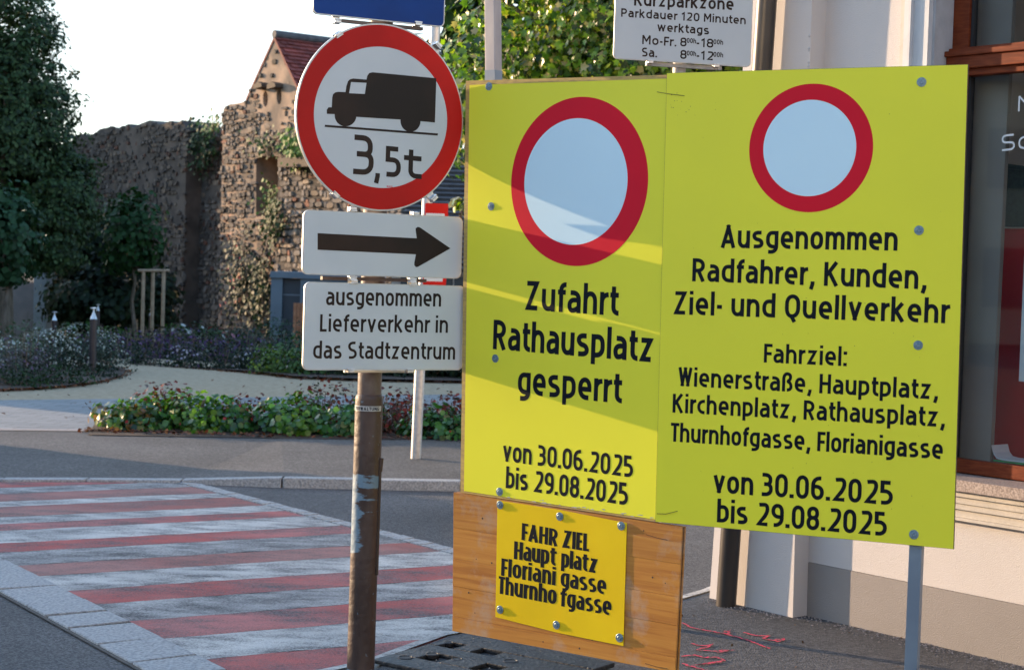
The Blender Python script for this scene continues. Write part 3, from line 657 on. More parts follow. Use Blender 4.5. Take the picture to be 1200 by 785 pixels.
# dead red-brown leaves along the bed edges
def scatter_edge(pts, n, wd, z=.03, size=.05, pal=((.16, .05, .02), (.10, .03, .015), (.22, .10, .04))):
    q = []
    for _ in range(n):
        i = random.randrange(len(pts) - 1); t = random.random(); a, b = np.array(pts[i]), np.array(pts[i + 1]); c = a + (b - a) * t + RNG.normal(size=2) * wd
        q.append((c[0], c[1], tz(c[1]) + z + random.uniform(0, .02)))
    q = np.array(q); return leaves('fallen_leaves', q, np.tile([0, 0, 1.0], (len(q), 1)), size, pal, 'petal', None, LEAF4, 0)
scatter_edge(bedL[1:9], 420, .05); scatter_edge(bedR[:9], 520, .06); scatter_edge(KB[2:6], 420, .07, .035, .045)
q = np.array([(random.uniform(-7, 1), random.uniform(16, 24), .035) for _ in range(110)]); leaves('fallen_leaves', q, np.tile([0, 0, 1.0], (110, 1)), .05, ((.2, .1, .05), (.12, .05, .02)), 'petal', None, LEAF4, 0)

# ---- crossing: direction along the stripes, and across them
U1 = np.array([math.sin(R(60)), math.cos(R(60))]); V1 = np.array([U1[1], -U1[0]])     # V1 points to the camera side
near_a, near_b = np.array(g2(0, 655)), np.array(g2(262, 785)); far_a, far_b = np.array(g2(189, 561)), np.array(g2(413, 619))
far_end = np.array(g2(700, 700))
def cross_line(p, d, a, b):
    A = np.array([[d[0], -(b - a)[0]], [d[1], -(b - a)[1]]]); t, _ = np.linalg.solve(A, a - p); return p + d * t
crossing = bpy.data.objects.new('crossing', None); COL.objects.link(crossing); crossing['kind'] = 'structure'
def sband(s0, s1, name, m, z):
    o0, o1 = -V1 * s0 * 1.0, -V1 * s1 * 1.0      # points with (p . -V1) = s
    q = [cross_line(o0, U1, near_a, near_b), cross_line(o0, U1, far_a, far_b), cross_line(o1, U1, far_a, far_b), cross_line(o1, U1, near_a, near_b)]
    # ragged edges
    pts = []
    for (p, r) in ((q[0], q[1]), (q[2], q[3])):
        for k in range(25): t = k / 24; c = p + (r - p) * t + V1 * random.uniform(-.008, .008); pts.append((c[0], c[1]))
    sheet(name, pts, m, z, crossing)
reds = [(6.15, 6.48), (6.90, 7.29), (7.70, 8.06), (8.48, 8.81), (9.22, 9.52), (9.95, 10.2), (10.47, 10.9), (11.13, 11.49), (11.79, 12.10)]
fade = [0, 0, 0, 1, 0, 0, 1, 1, 0]; whf = [0, 0, 1, 0, 1, 0, 0, 0, 1, 1]
prev = 5.85
for i, (a, b) in enumerate(reds):
    sband(prev, a, 'white_stripe', 'white_worn' if whf[i] else 'white_paint', .0015)
    sband(a, b, 'red_stripe', 'red_faded' if fade[i] else 'red_paint', .0015); prev = b
sband(prev, 12.3, 'white_stripe', 'white_worn', .0015)
# near granite strip: large rough setts, each a stone
d = near_b - near_a; L0 = np.linalg.norm(d); d /= L0; nn = np.array([-d[1], d[0]])
if nn @ (np.array([0, 0]) - near_a) < 0: nn = -nn
strip = bpy.data.objects.new('granite_strip', None); COL.objects.link(strip); strip['kind'] = 'structure'
sheet('joint_bed', [tuple(near_a - d * 3 - nn * .01), tuple(near_b + d * 3 - nn * .01), tuple(near_b + d * 3 + nn * .30), tuple(near_a - d * 3 + nn * .30)], 'joint', .0035, strip)
t = -3.0
while t < L0 + 2:
    ln = random.uniform(.26, .40); g = .012; p0, p1 = near_a + d * (t + g), near_a + d * (t + ln - g * .4); z = .012 + random.uniform(-.002, .003); j = [random.uniform(-.018, .018) for _ in range(4)]
    mb = MB(); c = [p0 + d * j[0], p1 + d * j[1], p1 + nn * .28 + d * j[2], p0 + nn * .28 + d * j[3]]
    mb.hexa([(a[0], a[1], -.03) for a in c] + [(a[0], a[1], z) for a in c]); o = mb.build('granite_sett', 'granite', strip, bev=.006); t += ln
# far strip: small setts
d = far_b - far_a; L0 = np.linalg.norm(d); d /= L0; nn = np.array([-d[1], d[0]])
if nn @ np.array([1, 0]) < 0: nn = -nn
sheet('joint_bed', [tuple(far_a - d * .1), tuple(far_b + d * 1.2), tuple(far_b + d * 1.2 + nn * .11), tuple(far_a - d * .1 + nn * .11)], 'joint', .0035, strip)
t = 0
while t < L0 + 1.2:
    ln = random.uniform(.09, .13); p0, p1 = far_a + d * (t + .006), far_a + d * (t + ln - .006); c = [p0, p1, p1 + nn * .1, p0 + nn * .1]
    mb = MB(); mb.hexa([(a[0], a[1], -.03) for a in c] + [(a[0], a[1], .009 + random.uniform(-.003, .003)) for a in c]); mb.build('small_sett', 'granite', strip); t += ln
# near pavement where the boards stand, with its flush light edge
edge = [(-2.6, 4.2), (-1.6, 5.55), g2(442, 778), g2(484, 762), g2(525, 747), (.10, 7.72), g2(797, 705), g2(836, 694), (1.45, 9.3), (2.4, 11.2), (5, 13)]
sheet('near_pavement', edge + [(30, 13), (30, -7.9), (-2.6, -7.9)], 'asphalt_walk', .006)
qq = np.array([(random.uniform(.8, 2.2), random.uniform(5.5, 8.2), .012) for _ in range(40)]); leaves('fallen_leaves', qq, np.tile([0, 0, 1.0], (40, 1)), .022, ((.14, .08, .04), (.10, .05, .02)), 'petal', None, LEAF4, 0)
V = []; F = []
for i, p in enumerate(edge):
    a = np.array(edge[max(0, i - 1)]); b = np.array(edge[min(len(edge) - 1, i + 1)]); t = (b - a) / np.linalg.norm(b - a); n_ = np.array([-t[1], t[0]]); V += [(p[0] + n_[0] * .07, p[1] + n_[1] * .07, .0055), (p[0] + n_[0] * .01, p[1] + n_[1] * .01, .011)]
for i in range(len(edge) - 1): F.append((2 * i, 2 * i + 1, 2 * i + 3, 2 * i + 2))
tag(mobj('pavement_edge_line', V, F, 'white_paint'), kind='structure')
# pink utility spray marks on the pavement
mb = MB()
def squig(pts, hw=.006):
    p = [Vector(g2(x, y)) for x, y in pts]; q = []
    for i in range(len(p) - 1):
        for k in range(4): q.append(p[i].lerp(p[i + 1], k / 4) + Vector((random.uniform(-.006, .006), random.uniform(-.006, .006))))
    q.append(p[-1]); l, r = ribbon(q, hw); n = len(q)
    mb.add([(a.x, a.y, .0105) for a in l] + [(a.x, a.y, .0105) for a in r], [(n + j, n + j + 1, j + 1, j) for j in range(n - 1)])
squig([(798, 732), (812, 738), (835, 742), (852, 745), (876, 752), (902, 762)]); squig([(852, 745), (855, 741), (848, 742)])
squig([(871, 743), (885, 747), (902, 747), (893, 750), (912, 754), (919, 750), (908, 752)]); squig([(808, 756), (822, 759), (836, 757), (818, 764), (838, 765), (858, 764), (840, 767)])
squig([(797, 771), (815, 770), (826, 773), (838, 772), (850, 776), (812, 782), (846, 778)]); squig([(800, 780), (812, 784), (830, 788)])
sp_ = tag(mb.build('spray_marking', 'spray'), 'pink sprayed utility squiggles on the dark pavement right of the wooden board', 'spray marking')
# grit along the foot of the wall is added with the building

# ================================================================ BUILDING on the right
WALL = Plane((1.42, 8.07), math.degrees(math.atan2(-.93, .745)))
bld = empty('corner_building', WALL.pt(0, 0), 'cream rendered building with corner pilaster and large red-brown framed shop window', 'building')
S1 = .63     # left edge of the window opening
S2 = 3.4; ZS = .76; ZT = 4.0; SP0 = -.47
def wpoly(name, pts, o0, o1, m, parent=bld, holes=()): return pprism(name, WALL, pts, o0, o1, m, parent, holes)
# wall (upper) with the window opening, lower plinth band
wpoly('wall', [(.0, .262), (6.5, .262), (6.5, 8.5), (.0, 8.5)], -.32, 0, 'plaster', holes=[[(S1, ZS - .05), (S2, ZS - .05), (S2, ZT), (S1, ZT)]])
wpoly('wall_plinth', [(.0, -.1), (6.5, -.1), (6.5, .26), (.0, .26)], -.30, .002, 'plaster_low')
wpoly('wall', [(-.35, -.1), (-.02, -.1), (-.02, 8.5), (-.35, 8.5)], -.32, -.01, 'plaster')
# corner pilaster, slightly battered
def pil(name, pts, m): return wpoly(name, pts, -.25, .10, m)
pil('corner_pilaster', [(-.52, -.1), (.035, -.1), (.012, 1.5), (-.005, 8.5), (-.36, 8.5), (-.41, 2.9), (-.47, 1.0)], 'plaster')
mb = MB()
for i in range(60):     # chipped arris of the pilaster
    z = random.uniform(.3, 3.2); s = .012 - .004 * z; p = WALL.pt(s, z, .098); r = random.uniform(.003, .009); mb.lathe(p, [(r * .4, -r), (r, 0), (r * .4, r)], 6)
tag(mb.build('chipped_edge', 'reveal', bld), kind='stuff')
# back of the building
mb = MB()
a, b, c, d_ = WALL.pt(6.5, 0, -.31), WALL.pt(6.5, 0, -8), WALL.pt(-.34, 0, -8), WALL.pt(-.34, 0, -.31)
for p, q in ((a, b), (b, c), (c, d_)):
    t = (q - p) / np.linalg.norm(q - p); n_ = np.array([-t[1], t[0], 0]) * .2; z8 = np.array([0, 0, 8.5])
    mb.hexa([p, q, q + n_, p + n_, p + z8, q + z8, q + n_ + z8, p + n_ + z8])
mb.build('rear_walls', 'plaster', bld)
mb = MB(); t_ = [WALL.pt(-.6, 8.5, .35), WALL.pt(6.8, 8.5, .35), WALL.pt(6.8, 8.5, -8.3), WALL.pt(-.6, 8.5, -8.3)]; r1, r2 = WALL.pt(2.8, 11, -3.8), WALL.pt(3.6, 11, -4.0)
mb.add(t_ + [r1, r2], [(0, 1, 5, 4), (1, 2, 5), (2, 3, 4, 5), (3, 0, 4), (3, 2, 1, 0)]); mb.build('roof', 'roof_red_plain', bld)
# window surround: stepped architrave
for s0, s1, o1, m in ((.475, .505, .030, 'mould'), (.505, .532, .045, 'stucco'), (.532, S1 - .002, .030, 'stucco')):
    wpoly('window_trim', [(s0, ZS + .02), (s1, ZS + .02), (s1, ZT + .2), (s0, ZT + .2)], .0, o1, m)
wpoly('window_trim', [(.53, ZS + .02), (.546, ZS + .02), (.546, ZT + .19), (.53, ZT + .19)], .029, .052, 'stucco')
# granite sill and the moulded band below
wpoly('sill', [(.44, .712), (3.7, .712), (3.7, ZS), (.44, ZS)], -.16, .085, 'granite_warm')
for z0, z1, o in ((.686, .711, .062), (.655, .686, .048), (.628, .655, .040), (.592, .628, .026), (.578, .592, .034)):
    wpoly('sill_moulding', [(.46, z0), (3.66, z0), (3.66, z1 - .001), (.46, z1 - .001)], -.001, o, 'mould')
# reveal
wpoly('reveal', [(S1 - .001, ZS), (S1 + .012, ZS), (S1 + .012, ZT), (S1 - .001, ZT)], -.30, .001, 'reveal')
# window frame
win = mobj('window', [WALL.pt(0, 0), WALL.pt(.001, 0), WALL.pt(0, .001)], [(0, 1, 2)], 'redwood', bld)
bpy.data.objects.remove(win)
F0, F1 = -.17, -.125
def frame(name, s0, s1, z0, z1, o0=F0, o1=F1, m='redwood', bev=.006):
    o = wpoly(name, [(s0, z0), (s1, z0), (s1, z1), (s0, z1)], o0, o1, m)
    bm = bmesh.new(); bm.from_mesh(o.data); bmesh.ops.bevel(bm, geom=list(bm.edges), offset=bev, segments=2, affect='EDGES', profile=.6, clamp_overlap=True); bm.to_mesh(o.data); bm.free(); return o
SF = S1 + .012
frame('window_frame', SF, SF + .085, ZS + .002, ZT, F0, F1)
frame('window_frame', SF + .086, S2, ZS + .004, ZS + .066, F0, F1 - .002)
frame('window_frame', S2 - .09, S2 - .001, ZS + .07, ZT, F0, F1)
# moulded transom
for z0, z1, o in ((2.515, 2.545, -.108), (2.545, 2.60, -.085), (2.60, 2.625, -.070), (2.625, 2.64, -.10)):
    frame('transom', SF - .0, S2 - .092, z0, z1 - .0008, F0, o, bev=.005)
frame('window_frame', SF + .087, S2 - .092, ZT - .08, ZT - .002)
wpoly('glazing_bead', [(SF + .0855, ZS + .07), (SF + .098, ZS + .07), (SF + .098, 2.514), (SF + .0855, 2.514)], -.168, -.140, 'dark_void')
wpoly('glazing_bead', [(SF + .0855, 2.645), (SF + .098, 2.645), (SF + .098, ZT - .085), (SF + .0855, ZT - .085)], -.168, -.140, 'dark_void')
for z0, z1 in ((ZS + .067, 2.5145), (2.641, ZT - .081)):
    wpoly('window_pane', [(SF + .09, z0), (S2 - .095, z0), (S2 - .095, z1), (SF + .09, z1)], -.160, -.154, 'glass')
# things behind the glass
room = wpoly('shop_interior', [(S1 - .3, .4), (S2 + .6, .4), (S2 + .6, ZT + .4), (S1 - .3, ZT + .4)], -1.80, -1.75, 'dark_void')
wpoly('shop_floor', [(S1 - .3, .40), (S2 + .6, .40), (S2 + .6, .74), (S1 - .3, .74)], -1.75, -.33, 'dark_void')
wpoly('shop_ceiling', [(S1 - .3, 3.7), (S2 + .6, 3.7), (S2 + .6, 3.8), (S1 - .3, 3.8)], -1.75, -.33, 'beige_panel')
def inner(name, px0, px1, py0, py1, off, m, label, cat, th=.01, yref=300):
    s0 = WALL.hit(px0, (py0 + py1) / 2, off)[0]; s1 = WALL.hit(px1, (py0 + py1) / 2, off)[0]; z1 = WALL.hit((px0 + px1) / 2, py0, off)[1]; z0 = WALL.hit((px0 + px1) / 2, py1, off)[1]
    V, F = WALL.poly([(s0, z0), (s1, z0), (s1, z1), (s0, z1)], off - th, off); o = mobj(name, V, F, m)
    return tag(o, label, cat)
s_ = WALL.hit(1140, 300, -.22)[0]
V, F = WALL.poly([(S1 + .02, ZS + .02), (s_ + .125, ZS + .02), (s_ + .15, 3.6), (S1 + .02, 3.6)], -.26, -.235); tag(mobj('window_blind', V, F, 'beige_panel'), 'narrow grey-beige panel standing behind the left side of the window glass', 'blind')
inner('poster', 1163, 1290, 268, 552, -.42, 'banner', 'dark red poster filling the lower part of the shop window', 'poster')
inner('fabric_screen', 1158, 1290, 196, 266, -.40, 'green_mesh', 'dark green mesh screen behind the glass above the red poster', 'screen')
mb = MB()
for k in range(16):
    p, q = WALL.hit(1158, 192, -.39), None; mb.tube(WALL.pt(p[0], p[1], -.39), WALL.pt(p[0] + .35, p[1] - .05, -.39), .012, n=8) if k == 0 else None
tag(mb.build('screen_rail', 'green_mesh', smooth=True), 'dark rounded rail along the top of the mesh screen in the window', 'rail')
inner('paper_notice', 1197, 1225, 300, 448, -.30, 'card', 'pale paper notice hanging at the right in the shop window', 'notice', .003)
# white tray with green edge on the inner ledge
pl_ = WALL; s0, z0 = WALL.hit(1168, 528, -.28); V = []; F = []
prof = [(-.0, .055), (.012, .022), (.03, .004), (.06, 0), (.30, 0)]
for i, (a, b) in enumerate(prof):
    for o in (-.36, -.24): V += [WALL.pt(s0 + a, z0 - .028 + b, o), WALL.pt(s0 + a, z0 - .028 + b - .006, o)]
for i in range(len(prof) - 1):
    k = 4 * i; F += [(k, k + 4, k + 6, k + 2), (k + 1, k + 3, k + 7, k + 5), (k, k + 1, k + 5, k + 4), (k + 2, k + 6, k + 7, k + 3)]
tray = empty('tray', WALL.pt(s0, z0 - .04, -.3), 'white upturned tray with a green edge low in the shop window', 'tray'); mobj('tray_body', V, F, 'card', tray)
V, F = WALL.poly([(s0 + .02, z0 - .042), (s0 + .30, z0 - .042), (s0 + .30, z0 - .035), (s0 + .02, z0 - .035)], -.235, -.231); mobj('green_edge', V, F, 'green_edge', tray)
# white letters on the glass
def glass_text(t, p0, p1, cap): return lettering(bld, WALL, t, p0, p1, cap, -.1535, 'card', w=.12, k=1.25, name='window_lettering')
glass_text('Sc', (1173.5, 177.5), (1205, 174), 19); glass_text('N', (1193, 131), (1210, 129.5), 18)
# grit along the foot of the wall
V = []; F = []; mb = MB()
for i in range(700):
    s = random.uniform(-.5, 2.2); o = abs(random.gauss(0, .07)) + (.11 if s < .03 else .01) + .0; p = WALL.pt(s, .008, o); r = random.uniform(.002, .006)
    mb.add([(p[0] - r, p[1], p[2]), (p[0] + r, p[1] - r, p[2]), (p[0], p[1] + r, p[2]), (p[0], p[1], p[2] + r)], [(0, 1, 3), (1, 2, 3), (2, 0, 3)])
tag(mb.build('wall_grit', 'granite_warm'), kind='stuff')
# downpipe
pp0, pp1 = WALL.pt(*WALL.hit(850, 720, .172), .172), WALL.pt(*WALL.hit(898.5, 0, .172), .172); dd = (pp1 - pp0) / (pp1[2] - pp0[2])
pipe = empty('downpipe', (pp0[0], pp0[1], 0), 'dark bronze metal downpipe leaning slightly in front of the cream corner pilaster', 'downpipe')
mb = MB(); mb.tube(pp0 - dd * .05, pp0 + dd * 6.5, .049, n=32); mb.build('pipe', 'pipe', pipe, smooth=True)
mb = MB(); mb.tube(pp0, pp0 + dd * .012, .060, n=32); mb.build('foot_collar', 'pipe', pipe, smooth=True)

# ================================================================ RUINED TOWN WALL AND GABLE far behind
RU = Plane((-7.5, 50.0), -51.3)
ruin = empty('ruined_stone_wall', (-7.5, 50, tz(50)), 'ruined rubble stone town wall with ragged top and plastered gable end', 'ruin')
zb = tz(50) - .4
def rag(pts, step=.35, amp=.09, off=0):
    """px outline -> ragged (s,z) outline"""
    q = [RU.hit(x, y, off) for x, y in pts]; o = []
    for i in range(len(q) - 1):
        a, b = np.array(q[i]), np.array(q[i + 1]); n = max(1, int(np.linalg.norm(b - a) / step))
        for k in range(n):
            c = a + (b - a) * k / n + (RNG.uniform(-amp, amp, 2) if k else RNG.uniform(-amp * .3, amp * .3, 2)); o.append((float(c[0]), float(c[1])))
    o.append(tuple(float(c) for c in q[-1])); return o
def section(top, o0, o1, m, name='wall_core', holes=(), amp=.12):
    t = rag(top, amp=amp, off=o1); pts = [(t[0][0], zb)] + t + [(t[-1][0], zb)]; pts = pts[::-1]
    hs = [[RU.hit(x, y, o1) for x, y in h] for h in holes]
    o = pprism(name, RU, pts, o0, o1, m, ruin, hs); return t
T1 = section([(60, 176), (85, 165), (100, 158), (112, 156), (125, 150), (140, 152), (150, 147), (165, 147), (180, 142), (200, 140), (214, 142), (219, 152)], -1.3, 0, 'mortar', amp=.17)
T2 = section([(219, 186), (230, 182), (245, 178), (255, 162), (264, 152)], -1.6, -.55, 'mortar')
gab = [(262, 128), (268, 123), (280, 121), (290, 118), (293, 106), (300, 93), (322, 48), (334, 76), (352, 112), (358, 128)]
slit = lambda cx, cy: [(cx + 3.0 * math.cos(R(a)), cy + 9.5 * math.sin(R(a))) for a in range(0, 360, 30)]
niche = [(300, 186), (312, 181), (327, 184), (327, 252), (300, 254)]
T3 = section(gab, -1.6, .35, 'ruin_plaster', 'gable_wall', holes=[slit(311, 116), slit(327, 113), niche], amp=.04)
pprism('niche_back', RU, [RU.hit(x, y, -.1) for x, y in ((295, 175), (295, 262), (334, 262), (334, 175))][::-1], -1.7, -.5, 'mortar', ruin)
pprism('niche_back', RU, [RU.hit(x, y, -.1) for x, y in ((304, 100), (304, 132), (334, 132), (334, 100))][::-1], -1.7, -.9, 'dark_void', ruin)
T4 = section([(327, 190), (335, 186), (344, 184), (352, 190), (372, 190), (420, 196), (470, 205)], -1.5, 1.05, 'mortar')
# drip hoods above the slits
for px in (311, 327):
    s, z = RU.hit(px, 101, .35); V, F = RU.poly([(s - .22, z - .10), (s + .24, z - .06), (s + .22, z + .03), (s, z + .10), (s - .22, z + .02)], .34, .62); mobj('slit_hood', V, F, 'timber_dark', ruin)
s, z = RU.hit(349, 186, 1.05); V, F = RU.poly([(s - .3, z - .25), (s + 3, z - .3), (s + 3, z - .05), (s - .3, z + .0)], .9, 1.5); mobj('ledge_slab', V, F, 'timber_dark', ruin)
# rubble stones proud of the core
SV = []; SF_ = []; ST = []
def topz(T, s):
    xs = [p[0] for p in T]; zs = [p[1] for p in T]; return float(np.interp(s, xs, zs))
PATCH = lambda s_, z_: noise.noise(Vector((s_ * .55, z_ * .8, 3.3))) < .30
def stones(s0, s1, zt, off, dens=1.0, br=1.0, zlo=None, zhi=None, skip=None, warm=.5, k=1.0):
    z = zlo if zlo is not None else zb + .3
    while z < (zhi or 9):
        h = random.uniform(.08, .17) * k; s = s0 + random.uniform(-.2, 0)
        while s < s1:
            l = random.uniform(.08, .18 + .38 * random.random() ** 3) * k
            cs, cz = s + l / 2, z + h / 2 + random.uniform(-.035, .035)
            if cz < zt(cs) - .03 and random.random() < dens * (1 if off > .1 or PATCH(cs, cz) else .35) and not (skip and skip(cs, cz)) and cs > s0:
                o = off + random.uniform(.0, .075); hh = h * random.uniform(.85, 1.15) / 2; ll = l * random.uniform(.92, 1.05) / 2; n = len(SV); j = lambda: random.uniform(-.025, .025)
                ring = [(-ll, -hh * .6), (-ll * .6, -hh), (ll * .6, -hh), (ll, -hh * .5), (ll, hh * .5), (ll * .5, hh), (-ll * .6, hh), (-ll, hh * .5)]
                r1_ = [RU.pt(cs + a + j(), cz + b + j() * .6, off - .03) for a, b in ring]; q_ = random.uniform(.74, .9); r2_ = [RU.pt(cs + a * q_, cz + b * q_, o + j() * .5) for a, b in ring]
                SV.extend(r1_ + r2_); SF_.append(tuple(n + 8 + i for i in range(8)))
                SF_.extend([(n + i, n + (i + 1) % 8, n + 8 + (i + 1) % 8, n + 8 + i) for i in range(8)])
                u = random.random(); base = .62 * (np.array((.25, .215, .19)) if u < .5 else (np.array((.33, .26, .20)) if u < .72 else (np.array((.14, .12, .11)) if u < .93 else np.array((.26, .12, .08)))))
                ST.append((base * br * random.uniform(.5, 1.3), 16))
            s += l + .015
        z += h + .015
sL = T1[0][0]
def in_px(cs, cz, off, x0, x1, y0, y1):
    a = RU.hit(x0, y0, off); b = RU.hit(x1, y1, off); return a[0] < cs < b[0] and b[1] < cz < a[1]
stones(T1[0][0], T1[-1][0], lambda s: topz(T1, s), 0, .93, br=.75)  # stone tint darkened to stand in for shade on the left section
stones(T2[0][0], T2[-1][0], lambda s: topz(T2, s), -.55, .9)
sk = lambda cs, cz: in_px(cs, cz, .35, 299, 328, 182, 255) or in_px(cs, cz, .35, 305, 334, 98, 128)
gz = RU.hit(300, 150, .35)[1]
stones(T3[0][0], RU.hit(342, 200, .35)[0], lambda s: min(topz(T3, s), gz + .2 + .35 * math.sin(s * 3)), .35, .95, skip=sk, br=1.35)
stones(T3[0][0], RU.hit(298, 130, .35)[0], lambda s: topz(T3, s), .35, .8, zlo=gz, skip=sk)
stones(RU.hit(298, 130, .35)[0], RU.hit(356, 130, .35)[0], lambda s: topz(T3, s), .35, .10, zlo=gz, skip=sk)
stones(T4[0][0], T4[-1][0], lambda s: topz(T4, s), 1.05, .97, k=1.15, br=2.1)  # stone tint raised to stand in for strong sunlight on this section
V0 = np.array(SV) - np.array(ruin.location); me = bpy.data.meshes.new('stones'); me.from_pydata(V0.tolist(), [], SF_); me.materials.append(MT['stone'])
at = me.color_attributes.new('tint', 'FLOAT_COLOR', 'POINT'); cc = np.ones((len(SV), 4)); k = 0
for c, n in ST: cc[k:k + n, :3] = c; k += n
at.data.foreach_set('color', cc.ravel()); so_ = bpy.data.objects.new('stones', me); COL.objects.link(so_); so_.parent = ruin; so_['kind'] = 'stuff'
# chapel roof behind the gable: red tile slope in tile courses
ap = np.array(RU.pt(*RU.hit(322, 47, .35), .38)); ev = np.array(RU.pt(*RU.hit(354, 116, .35), .38)); ev2 = np.array(RU.pt(*RU.hit(289, 120, .35), .38)); back = -RU.n * 10
mb = MB(); up = np.array([0, 0, .10]); dn = np.array([0, 0, -.0])
mb.hexa([ev + dn, ev + back, ap + back, ap, ev + up, ev + back + up, ap + back + up, ap + up]); mb.hexa([ev2, ap, ap + back, ev2 + back, ev2 + up, ap + up, ap + back + up, ev2 + back + up])
mb.build('roof', 'roof_red_plain', ruin)
TV = []; TF = []; TT = []
sl_ = ev - ap; nrm_ = np.cross(back, sl_); nrm_ /= np.linalg.norm(nrm_); nrm_ = nrm_ if nrm_[2] > 0 else -nrm_
rows = 15; cols = 44
for r_ in range(rows):
    for c_ in range(cols):
        a = ap + up + sl_ * (r_ / rows) + back * ((c_ + .5 * (r_ % 2)) / cols); u_ = sl_ / rows * 1.08; v_ = back / cols * .94; lift = nrm_ * (.05 + random.uniform(0, .02)); k = len(TV)
        TV += [a + nrm_ * .01, a + v_ + nrm_ * .01, a + v_ + u_ + lift, a + u_ + lift, a + u_, a + v_ + u_]; TF += [(k, k + 3, k + 2, k + 1), (k + 3, k + 4, k + 5, k + 2)]
        TT += [(np.array((1, 1, 1)) * random.uniform(.6, 1.35))] * 6
me = bpy.data.meshes.new('roof_tiles'); me.from_pydata((np.array(TV) - np.array(ruin.location)).tolist(), [], TF); me.materials.append(MT['roof_red'])
at = me.color_attributes.new('tint', 'FLOAT_COLOR', 'POINT'); cc = np.ones((len(TV), 4)); cc[:, :3] = TT; at.data.foreach_set('color', cc.ravel())
o = bpy.data.objects.new('roof_tiles', me); COL.objects.link(o); o.parent = ruin; o['kind'] = 'stuff'
mb = MB(); mb.tube(ap + up * 1.6, ap + back + up * 1.6, .12, n=10); mb.build('ridge_cap', 'roof_grey', ruin, smooth=True)
# ================================================================ YELLOW NOTICE BOARD
def vedge(px, D): return P(*px, D)
EL = (np.array([-.1835, 6.228, 0])); EM = np.array([.4965, 5.715, 0]); ER = np.array([1.3895, 5.291, 0])
PL = Plane(EL, math.degrees(math.atan2(*(EM - EL)[[1, 0]]))); PR = Plane(EM, math.degrees(math.atan2(*(ER - EM)[[1, 0]])))
board = empty('notice_board', (.1, 6.2, 0), 'large folded yellow road closure notice board with two red ringed circles and dark German lettering', 'notice board')
cor = lambda pl, pts: [pl.hit(x, y) for x, y in pts]
TH = .018
lp = cor(PL, [(539.5, 577), (769, 611), (781.5, 88), (546, 95)])
pan = pprism('left_panel', PL, lp, -TH, 0, 'ply_edge', board)
ins = cor(PL, [(544.0, 575.0), (769.4, 608.5), (781.5, 92.5), (550.5, 100)])
pprism('yellow_film', PL, ins, .0005, .0015, 'yellow', pan)
rp_ = cor(PR, [(768.5, 611), (1118, 643), (1135, 76), (782, 86)])
panr = pprism('right_panel', PR, rp_, -.004, .0045, 'alu_edge', board)
pprism('yellow_film', PR, [(rp_[0][0] + .001, rp_[0][1] + .001), (rp_[1][0] - .0015, rp_[1][1] + .001), (rp_[2][0] - .0015, rp_[2][1] - .001), (rp_[3][0] + .001, rp_[3][1] - .001)], .0046, .0056, 'yellow', panr)
def ring(pl, par, x0, x1, y0, y1, xi0, xi1, yi0, yi1, off):
    cx, cy = (x0 + x1) / 2, (y0 + y1) / 2; c = pl.hit(cx, cy, off); rx = (pl.hit(x1, cy, off)[0] - pl.hit(x0, cy, off)[0]) / 2; rz = (pl.hit(cx, y0, off)[1] - pl.hit(cx, y1, off)[1]) / 2
    ax = (pl.hit(xi1, cy, off)[0] - pl.hit(xi0, cy, off)[0]) / 2; az = (pl.hit(cx, yi0, off)[1] - pl.hit(cx, yi1, off)[1]) / 2; c2 = (pl.hit(xi1, cy, off)[0] + pl.hit(xi0, cy, off)[0]) / 2
    pprism('red_ring', pl, arc_pts(c[0], c[1], rx, rz, 96), off, off + .0006, 'ring_red', par, holes=[arc_pts(c2, c[1], ax, az, 96)])
    pprism('pale_disc', pl, arc_pts(c2, c[1], ax - .0003, az - .0003, 96), off, off + .0005, 'disc', par)
ring(PL, pan, 597, 757, 114, 312, 614.5, 735.5, 139, 287.5, .0015)
ring(PR, panr, 877, 1022, 98.5, 249, 894.5, 1003.5, 117.5, 230.5, .0056)
def TL(t, a, b, c, **k): return lettering(pan, PL, t, a, b, c, .0021, **k)
def TR(t, a, b, c, **k): return lettering(panr, PR, t, a, b, c, .0062, **k)
TL('Zufahrt', (615, 363), (723.5, 370), 34); TL('Rathausplatz', (577.5, 409), (765, 424.5), 34.5); TL('gesperrt', (606.5, 461.5), (727.5, 472.5), 34)
TL('von 30.06.2025', (589, 540), (741.5, 559.5), 24); TL('bis 29.08.2025', (592.5, 571.5), (735.5, 592), 25)
TR('Ausgenommen', (844.5, 290.5), (1051.5, 293.8), 27); TR('Radfahrer, Kunden,', (811, 329.6), (1085.5, 339), 27); TR('Ziel- und Quellverkehr', (789, 368.2), (1111.5, 378.9), 27)
TR('Fahrziel:', (895, 424.6), (992, 429), 22); TR('Wienerstraße, Hauptplatz,', (794.5, 452), (1099, 468), 22); TR('Kirchenplatz, Rathausplatz,', (788, 483.2), (1107, 500.3), 22)
TR('Thurnhofgasse, Florianigasse', (785.5, 517), (1104.5, 538), 22); TR('von 30.06.2025', (835.5, 576.8), (1046, 591.7), 27); TR('bis 29.08.2025', (840, 611.5), (1039, 628), 27)
screw_proto = None
